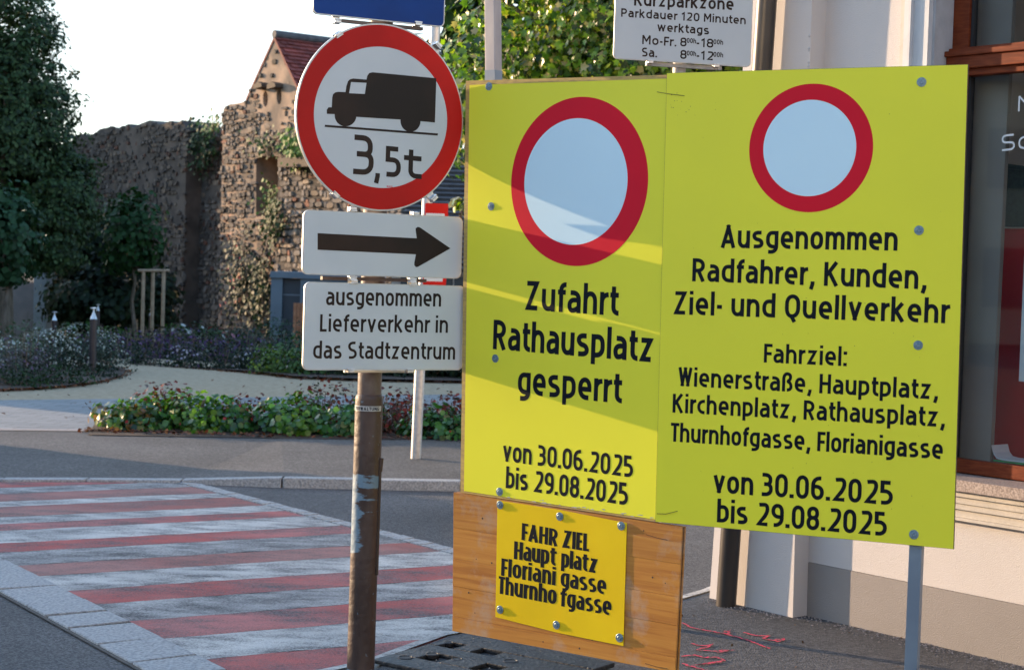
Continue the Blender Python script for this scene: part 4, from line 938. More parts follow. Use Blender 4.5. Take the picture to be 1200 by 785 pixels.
def screw(pl, par, px, py, off, out=.012):
    global screw_proto
    s, z = pl.hit(px, py, off); p = pl.pt(s, z, off)
    if screw_proto is None:
        mb = MB(); mb.lathe((0, 0, 0), [(.0150, 0), (.0150, .0014), (.0142, .0019), (.0078, .0019), (.0074, .0040), (.0060, .0050), (.0045, .0050), (.0035, .0030), (.0005, .0028)], 20, (0, -1, 0)); wv = mb
        me = bpy.data.meshes.new('screw'); me.from_pydata(wv.v, [], wv.f); me.materials.append(MT['washer']); me.materials.append(MT['rubber_dark']); k = len(me.vertices)
        screw_proto = me
        b2 = MB(); b2.box(-.0035, .0035, -.0052, -.0040, -.001, .001)
        me2 = bpy.data.meshes.new('screw_slot'); me2.from_pydata(b2.v, [], b2.f); me2.materials.append(MT['rubber_dark']); screw.slot = me2
    o = bpy.data.objects.new('screw', screw_proto); COL.objects.link(o); o.parent = par; o.location = Vector([float(c) for c in p]) - world_origin(par)
    o.rotation_euler = (random.uniform(-.08, .08), random.uniform(0, 1.5), math.atan2(pl.d[1], pl.d[0]))
    return o
for x, y in ((573, 101.5), (575.5, 242), (580.5, 420), (585.5, 576)): screw(PL, pan, x, y, .0015)
for x, y in ((1080, 96.5), (1077, 270), (1076, 404.5), (1071, 626)): screw(PR, panr, x, y, .0056)
def staple(pl, par, pts, off):
    mb = MB(); q = [pl.pt(*pl.hit(x, y, off), off) for x, y in pts]
    for a, b in zip(q, q[1:]): mb.tube(a, b, .0009, n=6)
    mb.build('staple', 'timber_dark', par)
staple(PL, pan, [(770, 108), (781, 110)], .0025); staple(PR, panr, [(781.5, 110), (802, 112.5)], .007); staple(PR, panr, [(770, 601.5), (780, 602), (794, 598.5)], .0075)
mb = MB()
for k in range(16):
    x, y = random.gauss(798, 14), random.gauss(122, 9); s, z = PR.hit(max(x, 784), y, .0058); r = random.uniform(.0006, .0016); mb.lathe(PR.pt(s, z, .0057), [(r, 0), (r * .5, .0003)], 6, PR.n)
for k in range(40):
    s, z = random.uniform(.03, .95), random.uniform(.85, 2.2); r = random.uniform(.0005, .0012); mb.lathe(PR.pt(s, z, .0057), [(r, 0), (r * .5, .0003)], 6, PR.n)
tag(mb.build('dirt_specks', 'timber_dark', panr), kind='stuff')
# torn film remnants and stains along the lower edge of the left panel
mb = MB(); 
for k in range(26):
    x = random.uniform(590, 765); y = 577 + (x - 539.5) * .148 - random.uniform(1.5, 5); s, z = PL.hit(x, y, .002); l = random.uniform(.004, .03); h = random.uniform(.001, .004)
    mb.add([PL.pt(s, z, .0019), PL.pt(s + l, z - h * .2, .0019), PL.pt(s + l * .8, z + h, .0019), PL.pt(s + l * .2, z + h * .8, .0019)], [(0, 1, 2, 3)])
tag(mb.build('torn_film', 'sticker', pan), kind='stuff')
# wooden shuttering board under the left panel, of five planks
WO = .004
wb = bpy.data.objects.new('wooden_board', None); COL.objects.link(wb); wb.parent = board; wb.location = (0, 0, 0); wb['label'] = 'worn orange-brown wooden shuttering board below the yellow panel'
A = [PL.hit(x, y, WO) for x, y in ((530, 739), (791, 788), (799.5, 617.5), (531.5, 576.5))]
fr = [0, .105, .325, .52, .745, 1.0]
for i in range(5):
    f0, f1 = fr[i], fr[i + 1]; g = .00035
    L_ = lambda f: (A[0][0] + (A[3][0] - A[0][0]) * f, A[0][1] + (A[3][1] - A[0][1]) * f); Rr = lambda f: (A[1][0] + (A[2][0] - A[1][0]) * f, A[1][1] + (A[2][1] - A[1][1]) * f)
    a, b, c, d = L_(f0), Rr(f0), Rr(f1), L_(f1); o = pprism('plank', PL, [(a[0], a[1] + g), (b[0], b[1] + g), (c[0], c[1] - g), (d[0], d[1] - g)], -.004, WO + random.uniform(-.0006, .0006), 'wood', wb)
    bm = bmesh.new(); bm.from_mesh(o.data); bmesh.ops.bevel(bm, geom=list(bm.edges), offset=.0006, segments=1, affect='EDGES', clamp_overlap=True); bm.to_mesh(o.data); bm.free()
pprism('core_layer', PL, [(A[0][0] + .004, A[0][1] + .002), (A[1][0] - .003, A[1][1] + .002), (A[2][0] - .003, A[2][1] - .002), (A[3][0] + .004, A[3][1] - .002)], -.0125, -.0042, 'timber_dark', wb)
pprism('rear_layer', PL, [(A[0][0] + .001, A[0][1]), (A[1][0], A[1][1]), (A[2][0], A[2][1]), (A[3][0] + .001, A[3][1])], -.021, -.0127, 'wood', wb)
mb = MB()
for k in range(34):
    s = random.uniform(A[0][0] + .02, A[1][0] - .02); z = random.uniform(A[0][1] + .02, A[3][1] - .02); r = random.uniform(.002, .0042); mb.lathe(PL.pt(s, z, WO + .0004), [(r, 0), (r * .6, .0004)], 8, PL.n)
tag(mb.build('nail_hole', 'timber_dark', wb), kind='stuff')
staple(PL, wb, [(757, 626), (770, 630), (782, 632.5)], WO + .002); staple(PL, wb, [(756, 777), (770, 781), (782, 783)], WO + .002)
# orange-yellow sheet in two halves
sh = []
for k, (q, o) in enumerate((([(580.5, 722.5), (655.5, 741.5), (659, 597.5), (583, 586)], .0062), ([(655, 741.3), (730.5, 756.5), (734.5, 612.5), (658.6, 597.6)], .0072))):
    pts = [PL.hit(x, y, o) for x, y in q]; V = []; F = []; n = 9      # slightly wavy sheet with thickness
    for t in (.0010, 0):
        for j in range(n + 1):
            for i in range(n + 1):
                u, v = i / n, j / n; a = np.array(pts[0]) * (1 - u) * (1 - v) + np.array(pts[1]) * u * (1 - v) + np.array(pts[2]) * u * v + np.array(pts[3]) * (1 - u) * v
                V.append(PL.pt(a[0], a[1], o - t + .0003 * math.sin(u * 5 + k * 2) * math.sin(v * 4 + 1)))
    m_ = (n + 1) ** 2
    for j in range(n):
        for i in range(n): a = j * (n + 1) + i; F += [(a + n + 1, a + n + 2, a + 1, a), (m_ + a, m_ + a + 1, m_ + a + n + 2, m_ + a + n + 1)]
    for i in range(n): F += [(m_ + i + 1, m_ + i, i, i + 1), (m_ + n * (n + 1) + i, m_ + n * (n + 1) + i + 1, n * (n + 1) + i + 1, n * (n + 1) + i), (i * (n + 1), (i + 1) * (n + 1), m_ + (i + 1) * (n + 1), m_ + i * (n + 1)), (i * (n + 1) + n, m_ + i * (n + 1) + n, m_ + (i + 1) * (n + 1) + n, (i + 1) * (n + 1) + n)]
    V = [V[m_ + i] for i in range(m_)] + [V[i] for i in range(m_)]
    o_ = mobj('yellow_sheet', V, F, 'yellow_sheet', board, smooth=False); bm = bmesh.new(); bm.from_mesh(o_.data); bmesh.ops.recalc_face_normals(bm, faces=list(bm.faces)); bm.to_mesh(o_.data); bm.free(); sh.append(o_)
def TS(i, t, a, b, c): return lettering(sh[i], PL, t, a, b, c, .0067 + .001 * i, w=.245, k=1.0, gap=.075, xh=.80, space=.3, ct=.60)
TS(0, 'FAHR', (611, 632.3), (653.2, 640.2), 20); TS(1, 'ZIEL', (658.5, 641), (690.5, 646), 20.5)
TS(0, 'Haupt', (602, 654.5), (651.8, 662.8), 21); TS(1, 'platz', (657.3, 664), (700, 671.5), 20.5)
TS(0, 'Floriani', (587, 674), (650.9, 685.7), 20.5); TS(1, 'gasse', (656.7, 686.5), (710, 696.5), 20.5)
TS(0, 'Thurnho', (583.6, 694.8), (652, 708), 20.5); TS(1, 'fgasse', (656, 709.6), (716.2, 721), 20.5)
for k, (x, y) in enumerate(((586, 591.5), (656, 605), (728, 616), (586, 714), (652, 732), (726, 747))): screw(PL, sh[0] if k in (0, 1, 3, 4) else sh[1], x, y, .0088)
# posts: painted square timber at the left, blue-grey square tube at the right
def post(pl, name, px, py, wd, ztop, off, m, lean=0):
    s, z = pl.hit(px, py, off); V = []
    for zz in (.42 if name == 'timber_post' else .05, ztop):
        for a, o in ((0, off), (wd, off), (wd, off - wd), (0, off - wd)): V.append(pl.pt(s + a + lean * (zz - z), zz, o))
    mb = MB(); mb.hexa(V[:4] + V[4:]); return mb.build(name, m, board, bev=.0025)
pw = post(PL, 'timber_post', 568.4, 93, .044, 3.1, -.019, 'white_wood', -.05)
s, z = PL.hit(568.4, 93, -.019); ln = -.05
mb = MB(); mb.hexa([PL.pt(s - .0006 + a + ln * (zz - z), zz, o) for zz in (z - .02, z + .032) for a, o in ((0, -.0184), (.0452, -.0184), (.0452, -.0636), (0, -.0636))]); mb.build('post_sleeve', 'sticker_grey', board)
post(PR, 'steel_post', 1062.8, 700, .040, 2.24, -.0042, 'grey_post')
# grey plastic base plate the boards stand in
base = empty('sign_base', (-.05, 6.45, 0), 'black recycled plastic ballast base with rectangular pockets on the ground under the boards', 'sign base')
a_ = np.array([-.81, .58, 0]); b_ = np.array([.58, .81, 0]); c_ = np.array([-.03, 6.44, .0])
bp = lambda a, b, z: c_ + a_ * a + b_ * b + np.array([0, 0, z])
mb = MB(); X, Y = .52, .40
o8 = lambda X, Y, c, z: [bp(-X, -Y + c, z), bp(-X + c, -Y, z), bp(X - c, -Y, z), bp(X, -Y + c, z), bp(X, Y - c, z), bp(X - c, Y, z), bp(-X + c, Y, z), bp(-X, Y - c, z)]
rings = [o8(X, Y, .06, .008), o8(X, Y, .06, .035), o8(X - .14, Y - .09, .07, .088), o8(X - .155, Y - .10, .07, .096)]
vs = [p for r in rings for p in r]; fs = [tuple(range(8))[::-1]] + [(k * 8 + i, k * 8 + (i + 1) % 8, (k + 1) * 8 + (i + 1) % 8, (k + 1) * 8 + i) for k in range(3) for i in range(8)] + [tuple(24 + i for i in range(8))]
mb.add(vs, fs); o = mb.build('ballast_body', 'rubber', base); bm = bmesh.new(); bm.from_mesh(o.data); bmesh.ops.recalc_face_normals(bm, faces=list(bm.faces)); bm.to_mesh(o.data); bm.free()
mbx = lambda a0, a1, b0, b1, z0, z1, name, m: (lambda q: (q.hexa([bp(a0, b0, z0), bp(a1, b0, z0), bp(a1, b1, z0), bp(a0, b1, z0), bp(a0, b0, z1), bp(a1, b0, z1), bp(a1, b1, z1), bp(a0, b1, z1)]), q.build(name, m, base, bev=.004)))(MB())
# deck with open pockets: frame bars around each pocket
za, zb_ = .0965, .125
for a0, a1, b0, b1 in ((-.36, .36, -.295, -.16), (-.36, -.10, -.158, -.04), (0, .14, -.158, -.04), (.25, .36, -.158, -.04), (-.36, .36, -.038, .06), (-.36, .06, .062, .15), (.16, .24, .062, .15), (.32, .36, .062, .15), (-.36, .36, .152, .295)):
    mbx(a0, a1, b0, b1, za, zb_ - .012 + random.uniform(-.002, .002), 'deck_plate', 'rubber')
for a, b, r in ((.30, .23, .03), (.21, .23, .024), (.32, .13, .02), (.24, -.075, .026), (.12, -.075, .022), (-.03, .23, .03), (.06, .23, .02), (-.05, .04, .03), (-.05, -.19, .03), (.28, -.19, .03)):
    q = MB(); q.lathe(bp(a, b, .1), [(r, 0), (r, .014), (r * .85, .0155), (r * .82, .0135), (r * .1, .0134)], 18); q.build('round_boss', 'rubber_dark', base, smooth=True)
mb = MB()
for k in range(160):
    a, b = random.uniform(-.34, .34), random.uniform(-.28, .28); r = random.uniform(.0015, .005); mb.add([bp(a - r, b, .0968), bp(a + r, b - r, .0968), bp(a, b + r, .0968), bp(a, b, .0968 + r)], [(0, 1, 3), (1, 2, 3), (2, 0, 3)])
tag(mb.build('grit', 'sticker', base), kind='stuff')

# ================================================================ TRAFFIC SIGNS on the rusty pole
SG = Plane(P(450, 300, 6.118), 28.0); SGT = Plane(P(450, 380, 6.098), 28.0)
tp = empty('traffic_sign_post', (-.515, 6.19, 0), 'rusty brown pole carrying the round red weight limit sign and two white plates', 'traffic sign')
pb, pt_ = P(422.5, 785, 6.19), P(433.5, 440, 6.19); dv = (pt_ - pb) / (pt_[2] - pb[2])
at_z = lambda z: pb + dv * (z - pb[2])
zc = P(433, 463, 6.19)[2]
mb = MB(); mb.lathe(at_z(-.05), [(.0505, 0), (.0505, zc + .035), (.0495, zc + .045), (.045, zc + .052), (.0435, zc + .054)], 32, tuple(dv)); sleeve = mb.build('pole_sleeve', 'scraped_pole', tp, smooth=True)
mb = MB(); mb.tube(at_z(zc - .02), at_z(3.6), .0435, n=32); mb.build('pole', 'rust_upper', tp, smooth=True)
def patch(name, m, zlo, zhi, a0, a1, rad=.0511, jag=.03, par=None):
    """a skin patch on the sleeve between two angles (degrees, -90 faces the viewer)"""
    V = []; F = []; n = 14; nz = 22
    for j in range(nz + 1):
        z = zlo + (zhi - zlo) * j / nz; l = a0 + random.uniform(-1, 1) * jag * 120; r = a1 + random.uniform(-1, 1) * jag * 120
        for i in range(n + 1): t = R(l + (r - l) * i / n); V.append(at_z(z) + np.array([math.cos(t), math.sin(t), 0]) * rad)
    for j in range(nz):
        for i in range(n): k = j * (n + 1) + i; F.append((k, k + 1, k + n + 2, k + n + 1))
    return mobj(name, V, F, m, par or tp, smooth=True)
zs0, zs1 = P(430, 480.5, 6.19)[2], P(430, 474.5, 6.19)[2]
patch('sticker_band', 'sticker', zs0, zs1, -175, -25, rad=.0510, jag=0)
# letters on the band, wrapped round the pole
def band_text(t, a0, a1, z0, h):
    items, nat = text_geo(t, .17, .73, 1.0, .14, .3); V = []; F = []
    for q, sq in items:
        pts = rounded(q); l, r = ribbon(pts, .085); k0 = len(V)
        for c in l + r:
            an = R(a0 + (a1 - a0) * c.x / nat); V.append(at_z(z0 + c.y * h) + np.array([math.cos(an), math.sin(an), 0]) * .0515)
        n = len(l)
        for j in range(n - 1): F.append((k0 + n + j, k0 + n + j + 1, k0 + j + 1, k0 + j))
    mobj('band_lettering', V, F, 'print_black', tp)
band_text('VERWALTUNG', -155, -40, zs0 + .003, (zs1 - zs0) * .66)
# strap and thin flat bar on the right side of the pole
mb = MB(); q0, q1 = at_z(P(430, 672, 6.19)[2]), at_z(P(430, 545, 6.19)[2])
for (p, q, w_) in ((q0, q1, .006),):
    o = np.array([math.cos(R(-20)), math.sin(R(-20)), 0]); e = np.array([-o[1], o[0], 0])
    mb.hexa([p + o * .0505 - e * w_, p + o * .0505 + e * w_, p + o * .056 + e * w_, p + o * .056 - e * w_, q + o * .0505 - e * w_, q + o * .0505 + e * w_, q + o * .056 + e * w_, q + o * .056 - e * w_])
mb.build('flat_bar', 'timber_dark', tp)
mb = MB(); mb.tube(q1 + np.array([.048, -.012, -.02]), q1 + np.array([.052, -.012, .03]), .009, n=12); mb.build('bolt', 'rust_pole', tp, smooth=True)
# --- weight limit sign
def disc_sign(cx, cy, x0, x1, y0, y1):
    c = SG.hit(cx, cy); rx = (SG.hit(x1, cy)[0] - SG.hit(x0, cy)[0]) / 2; rz = (SG.hit(cx, y0)[1] - SG.hit(cx, y1)[1]) / 2; return c, rx, rz
c, rx, rz = disc_sign(447, 138, 348.8, 545.2, 28.7, 248.3)
wl = pprism('weight_limit_sign', SG, arc_pts(c[0], c[1], rx, rz, 128), -.012, 0, 'sign_rim', tp)
r2 = .984; ci, ix, iz = disc_sign(452.2, 138.5, 374.6, 530.6, 55.8, 221.2)
pprism('red_ring', SG, arc_pts(c[0], c[1], rx * r2, rz * r2, 128), .0, .0012, 'sign_red', wl, holes=[arc_pts(c[0] + .001, c[1] + .0, ix, iz, 128)])
pprism('white_field', SG, arc_pts(c[0] + .001, c[1], ix - .0004, iz - .0004, 128), .0, .0010, 'sign_white', wl)
zz = lambda x, y, k=3.141, ox=340, oy=0: (ox + x / k, oy + y / k)
def gl(pts, o, k=3.141, ox=340, oy=0): return [SG.hit(*zz(x, y, k, ox, oy), o) for x, y in pts]
def wheel(cx, cy, rx, ry, a0, a1, n=16): return [(cx + rx * math.cos(R(a0 + (a1 - a0) * i / n)), cy + ry * math.sin(R(a0 + (a1 - a0) * i / n))) for i in range(n + 1)]
truck = [(135, 420), (135, 405), (141, 396), (153, 396), (155, 360), (158, 348), (166, 341), (176, 339), (204, 340), (207, 318), (213, 300), (220, 293), (232, 290), (281, 294), (284, 280), (291, 270), (303, 267), (538, 289), (533, 452), (480, 447)]
truck += wheel(443, 446, 37, 40, 0, 180) + [(406, 441), (243, 431)] + wheel(204, 426, 40, 40, 5, 182) + [(164, 421)]
cabw = [(224, 303), (281, 306), (275, 347), (217, 344)]
pprism('truck_pictogram', SG, gl(truck, .0011)[::-1], .0011, .0016, 'sign_black', wl, holes=[gl(cabw, .0011)])
pprism('ground_line', SG, gl([(127, 468), (543, 500), (544, 492), (128, 460)], .0011), .0011, .0016, 'sign_black', wl)
def GT(t, a, b, cap, par, **k): return lettering(par, SG, t, a, b, cap, .0015, m='sign_black', **k)
GT('3', zz(230, 641), zz(306, 647), 46.5, wl, w=.138, k=1.35); GT(',', zz(309, 655), zz(330, 657), 36, wl, w=.16); GT('5', zz(349, 650), zz(406, 655), 36, wl, w=.16, k=1.25); GT('t', zz(422, 655), zz(471, 659), 35, wl, w=.165, k=1.15)
lettering(wl, SG, 'NAGL', zz(356, 690), zz(378, 691), 2.2, .0014, m='ring_red', w=.2, name='maker_mark')
# --- arrow plate
def plate(name, x0, x1, y0, y1, r=.022, par=None, rim=.0035, face='sign_white', pl=SG):
    a = pl.hit(x0[0], x0[1]); b = pl.hit(x1[0], x1[1]); s0, s1 = a[0], b[0]; z1, z0 = y0, y1
    o = pprism(name, pl, rrect(s0, s1, z0, z1, r), -.010, 0, 'sign_rim', par); pprism('plate_face', pl, rrect(s0 + rim, s1 - rim, z0 + rim, z1 - rim, r - rim), 0, .0010, face, o); return o
za_, zb2 = SG.hit(354.3, 245)[1], SG.hit(354.3, 320.7)[1]
arr = plate('arrow_plate', (355, 283), (541.5, 291), SG.hit(448, 250)[1], SG.hit(448, 324.2)[1], par=tp)
zA = lambda pts, o: gl(pts, o, 3.141, 340, 230)
shaft = [(101, 136), (101, 197), (463, 214), (457, 245), (457, 254), (463, 261), (470, 260), (590, 192), (478, 115), (470, 113), (462, 118), (462, 127), (466, 155)]
pprism('arrow_pictogram', SG, zA(shaft, .0011), .0011, .0016, 'sign_black', arr)
def TT_(t, a, b, cap, par, **k): return lettering(par, SGT, t, a, b, cap, .0015, m='sign_black', **k)
txt = plate('text_plate', (356, 381), (543.8, 386), SGT.hit(450, 332.6)[1], SGT.hit(450, 433.8)[1], par=tp, pl=SGT)
TT_('ausgenommen', (382, 357.6), (516.8, 359.3), 20.8, txt, w=.15); TT_('Lieferverkehr in', (374.8, 388.6), (524.8, 390), 20.4, txt, w=.15); TT_('das Stadtzentrum', (366.8, 420), (533.2, 421.3), 20.4, txt, w=.15)
blu = pprism('blue_sign', SG, rrect(SG.hit(366.3, 20)[0], SG.hit(521, 20)[0], SG.hit(445, 24.6)[1], 3.05, .02), -.010, 0, 'sign_rim', tp)
pprism('plate_face', SG, rrect(SG.hit(366.3, 20)[0] + .004, SG.hit(521, 20)[0] - .004, SG.hit(445, 24.6)[1] + .004, 3.046, .017), 0, .0010, 'sign_blue', blu)
def clamp(px, py, par, ang=0, pl=SG, k=1.0, m='clamp'):
    s, z = pl.hit(px, py, .002); ca, sn = math.cos(R(ang)), math.sin(R(ang)); fr = lambda x, o, y: pl.pt(s + x * ca - y * sn, z + x * sn + y * ca, o)
    mb = MB(); w_ = .0145 * k
    mb.box(-w_, w_, -.014, .005, -.004 * k, .001, fr); mb.box(-w_ * .85, w_ * .85, -.014, .0065, .0015, .011 * k, fr); mb.box(-w_, w_, -.02, -.0145, -.02 * k, .013 * k, fr)
    return mb.build('clamp', m, par, bev=.001)
for x, y, a in ((398, 42, 36), (513.5, 54, -38), (394.5, 227.5, 140), (508.5, 231.5, 222)): clamp(x, y, wl, a)
for x, y, a in ((414, 246.5, 0), (487.5, 252, 0), (414, 325, 180), (484, 327.5, 180)): clamp(x, y, arr, a)
for x, y, a in ((415, 331.5, 0), (484.5, 334, 0), (411.3, 433, 180), (480.7, 433.2, 180)): clamp(x, y, txt, a, SGT)
for x, y in ((395.8, 23.5), (490.5, 26.6)): clamp(x, y, blu, 180)
for name, y0, y1, x0, x1, m in (('rail', 27, 30.5, 392, 496, 'rust_upper'), ('rail', 325.5, 329.5, 378, 500, 'rust_pole'), ('rail', 434.2, 436.6, 405, 486, 'steel_dull'), ('rail', 45, 49, 405, 505, 'rust_upper'), ('rail', 226, 229, 400, 505, 'rust_upper')):
    s0, z1 = SG.hit(x0, y0 - .0, -.015); s1 = SG.hit(x1, y0, -.015)[0]; z1 = SG.hit((x0 + x1) / 2, y0, -.015)[1]; z0 = SG.hit((x0 + x1) / 2, y1, -.015)[1]
    pprism(name, SG, [(s0, z0), (s1, z0), (s1, z1), (s0, z1)], -.036, -.015, m, tp)

# ================================================================ PARKING ZONE SIGN behind the board
KZ_ = Plane(P(800, 40, 7.6), 14.0)
kp = empty('parking_zone_sign', (.735, 7.66, 0), 'pale short-stay parking zone sign on a grey-brown pole above the yellow boards', 'traffic sign')
k0, k1 = P(776, 742, 7.66), P(796.5, 60, 7.66); dk = (k1 - k0) / (k1[2] - k0[2]); mb = MB(); mb.tube(k0 - dk * k0[2], k0 + dk * (3.9 - k0[2]), .029, n=24); mb.build('pole', 'steel_dull', kp, smooth=True)
zl = KZ_.hit(800, 74.2)[1]
kz = pprism('zone_plate', KZ_, rrect(KZ_.hit(719.8, 40)[0], KZ_.hit(881, 40)[0], zl, zl + .52, .02), -.010, 0, 'sign_rim', kp)
pprism('plate_face', KZ_, rrect(KZ_.hit(719.8, 40)[0] + .004, KZ_.hit(881, 40)[0] - .004, zl + .004, zl + .516, .017), 0, .001, 'sign_white', kz)
pprism('round_sign', KZ_, arc_pts(KZ_.hit(800, 40)[0], zl + .86, .31, .31, 64), -.010, 0, 'sign_blue', kp)
def KT(t, a, b, cap, **k): return lettering(kz, KZ_, t, a, b, cap, .0015, m='sign_black', **k)
KT('Kurzparkzone', (743, 7), (859.5, 12.3), 14.5, w=.185, k=1.1); KT('Parkdauer 120 Minuten', (727.8, 20), (873.8, 29), 10, w=.185, k=1.1); KT('werktags', (770, 36.8), (830.8, 41), 10.2, w=.185, k=1.1)
KT('Mo-Fr.', (752.5, 52), (792.4, 54.9), 10.6, w=.18, k=1.1); KT('8', (797, 54.6), (804.5, 55), 10.4, w=.18); KT('00h', (804.8, 50.6), (815.6, 51.4), 5.8, w=.19); KT('-18', (816.6, 55.2), (835.8, 56.4), 10.4, w=.18); KT('00h', (836, 52.1), (847.3, 52.9), 5.8, w=.19)
KT('Sa.', (752, 66.5), (769.8, 67.7), 10.6, w=.18, k=1.1); KT('8', (797, 69.2), (804.5, 69.6), 10.4, w=.18); KT('00h', (804.8, 65.4), (815.6, 66.2), 5.8, w=.19); KT('-12', (816.6, 70), (835.8, 71.2), 10.4, w=.18); KT('00h', (836, 66.9), (847.3, 67.7), 5.8, w=.19)
for x, y in ((762.5, 71.5), (840, 76)): clamp(x, y, kz, 180, KZ_)
s0 = KZ_.hit(758, 73, -.015)[0]; s1 = KZ_.hit(846, 73, -.015)[0]; pprism('rail', KZ_, [(s0, zl - .018), (s1, zl - .018), (s1, zl - .002), (s0, zl - .002)], -.036, -.014, 'steel_dull', kp)
pprism('rail', KZ_, [(s0, zl + .58), (s1, zl + .58), (s1, zl + .60), (s0, zl + .60)], -.036, -.011, 'steel_dull', kp)

# ================================================================ STEEL POLE across the street
b0, b1 = G(487, 544), P(510.5, 20, 13.75); ds = (b1 - b0) / (b1[2] - b0[2])
sp = empty('steel_sign_pole', b0, 'slender galvanised steel pole with a small red and white plate across the street', 'sign pole')
mb = MB(); mb.tube(b0, b0 + ds * 4.6, .042, n=24); mb.build('pole', 'steel', sp, smooth=True)
mb = MB(); mb.lathe(b0, [(.055, 0), (.052, .012), (.043, .014)], 24); mb.build('foot_ring', 'steel_dull', sp, smooth=True)
RP = Plane((b0 + ds * 1.9)[:2] + np.array([0, -.06]), 8)
s0, z1 = RP.hit(500, 238); s1 = RP.hit(525.5, 238)[0]; z0 = RP.hit(505, 334)[1]
rpl = pprism('red_white_plate', RP, rrect(s0 - .012, s1, z0, z1, .01), -.008, 0, 'sign_red', sp); zm = RP.hit(505, 250)[1]
pprism('white_field', RP, rrect(s0 - .004, s1 - .028, z0 + .03, zm, .006), 0, .001, 'sign_white', rpl)

# ================================================================ GARDEN FURNITURE
def stake_frame(pxs, ptop, D, hgt, label, br):
    c = P(sum(pxs) / len(pxs), ptop, D); zb3 = tz(D); e = empty('tree_support', (c[0], c[1], zb3), label, 'tree support', 'timber tree support frames')
    tops = []
    for k, px in enumerate(pxs):
        t = P(px, ptop, D + (1.0 if k == 1 else 0)); tops.append(t); mb = MB(); mb.tube((t[0], t[1], tz(t[1]) - .1), (t[0], t[1], t[2]), .04, n=10); mb.build('stake', 'stake', e, smooth=True)
    for i, j in ((0, 1), (1, 2), (0, 2)):
        a, b = tops[i], tops[j]; d = (b - a) / np.linalg.norm(b - a); mb = MB(); mb.tube(a - d * .12 - np.array([0, 0, .03]), b + d * .12 - np.array([0, 0, .03]), .032, n=8); mb.build('cross_bar', 'stake', e, smooth=True)
    return e
stake_frame((168.3, 179.5, 192), 315.5, 37, 1.8, 'tripod of three pale round timber stakes in the flower bed, the nearer of two', 1)
stake_frame((141.5, 147.5, 161), 328, 46, 1.8, 'smaller distant tripod of timber stakes left behind the nearer one', 1)
bol0 = None
for px, ptop, pbot, D, lab in ((110, 361.5, 440, 23.0, 'nearest bollard lamp standing in front of the white flowering bush'), (64, 366.5, None, 31, 'bollard lamp standing left behind the white flowering bush'), (115, 358, None, 42, 'small distant bollard lamp just above the nearest bollard'), (177, 363.5, None, 42, 'tiny distant bollard lamp between the timber stakes')):
    top = P(px, ptop - 1.5, D); z0 = tz(D); h = top[2] - z0 - (0 if D > 23 else 0)
    e = empty('bollard_lamp', (top[0], top[1], z0), lab, 'bollard lamp', 'anthracite bollard lamps'); r = .048
    mb = MB(); mb.tube((top[0], top[1], z0), (top[0], top[1], z0 + h - .16), r, n=20); mb.build('post', 'bollard', e, smooth=True)
    mb = MB(); mb.lathe((top[0], top[1], z0 + h - .16), [(r * 1.02, 0), (r * .95, .01), (r * .25, .10), (r * .25, .135)], 20); mb.build('lamp_cone', 'bollard_cap', e, smooth=True)
    mb = MB(); mb.lathe((top[0], top[1], z0 + h - .022), [(r * .3, 0), (r * 1.0, .004), (r * 1.0, .014), (r * .3, .02)], 20); mb.build('cap', 'bollard_cap', e, smooth=True)
# grey kiosk with dark door and larch box beside it
kd = 36; pk = P(318, 318, kd); zt_ = pk[2]; x0 = pk[0]; zk = tz(kd)
kio = empty('garden_kiosk', (x0 + .9, kd + .6, zk), 'grey-blue flat-roofed garden kiosk with dark door beside the stone wall', 'kiosk')
def kb(name, a0, a1, b0, b1, z0, z1, m): mb = MB(); mb.box(x0 + a0, x0 + a1, kd + b0, kd + b1, z0, z1); return mb.build(name, m, kio)
kb('roof_slab', -.02, 2.3, -.05, 1.6, zt_ - .13, zt_, 'kiosk'); kb('corner_post', 0, .24, 0, 1.5, zk, zt_ - .132, 'kiosk'); kb('side_wall', .62, 2.2, .0, 1.5, zk, zt_ - .132, 'kiosk'); kb('door', .242, .618, .10, .14, zk, zt_ - .134, 'kiosk_door'); kb('door_rail', .242, .618, .085, .099, zt_ - .5, zt_ - .47, 'kiosk')
xl = P(344, 355, 34.5); zlh = xl[2]
lb = empty('larch_box', (xl[0] + .3, 34.8, tz(34.5)), 'orange-brown slatted larch box in front of the grey kiosk', 'box')
for k in range(9):
    mb = MB(); mb.box(xl[0] + .07 * k, xl[0] + .07 * k + .06, 34.5, 34.53, tz(34.5), zlh); mb.build('slat', 'larch', lb)
mb = MB(); mb.box(xl[0], xl[0] + .62, 34.531, 35.1, tz(34.5), zlh - .01); mb.build('box_body', 'timber_dark', lb)
# garden wall with pale pier at the left
gw = empty('garden_wall', (-13, 46, tz(46)), 'pinkish grey garden wall with a pale pier under the big tree at the left', 'wall')
p0, p1 = P(-200, 330, 46), P(57, 300, 46); zt2 = P(20, 330, 46)[2]
mb = MB(); mb.box(p0[0], P(41, 300, 46)[0], 46, 46.3, -1, zt2); mb.build('wall_panel', 'garden_wall', gw)
mb = MB(); mb.box(P(41.5, 300, 46)[0], p1[0], 45.9, 46.4, -1, p1[2]); mb.build('pier', 'pier', gw)
mb = MB(); mb.box(P(41.5, 300, 46)[0] - .05, p1[0] + .05, 45.85, 46.45, p1[2] + .002, p1[2] + .07); mb.build('pier_cap', 'pier', gw)
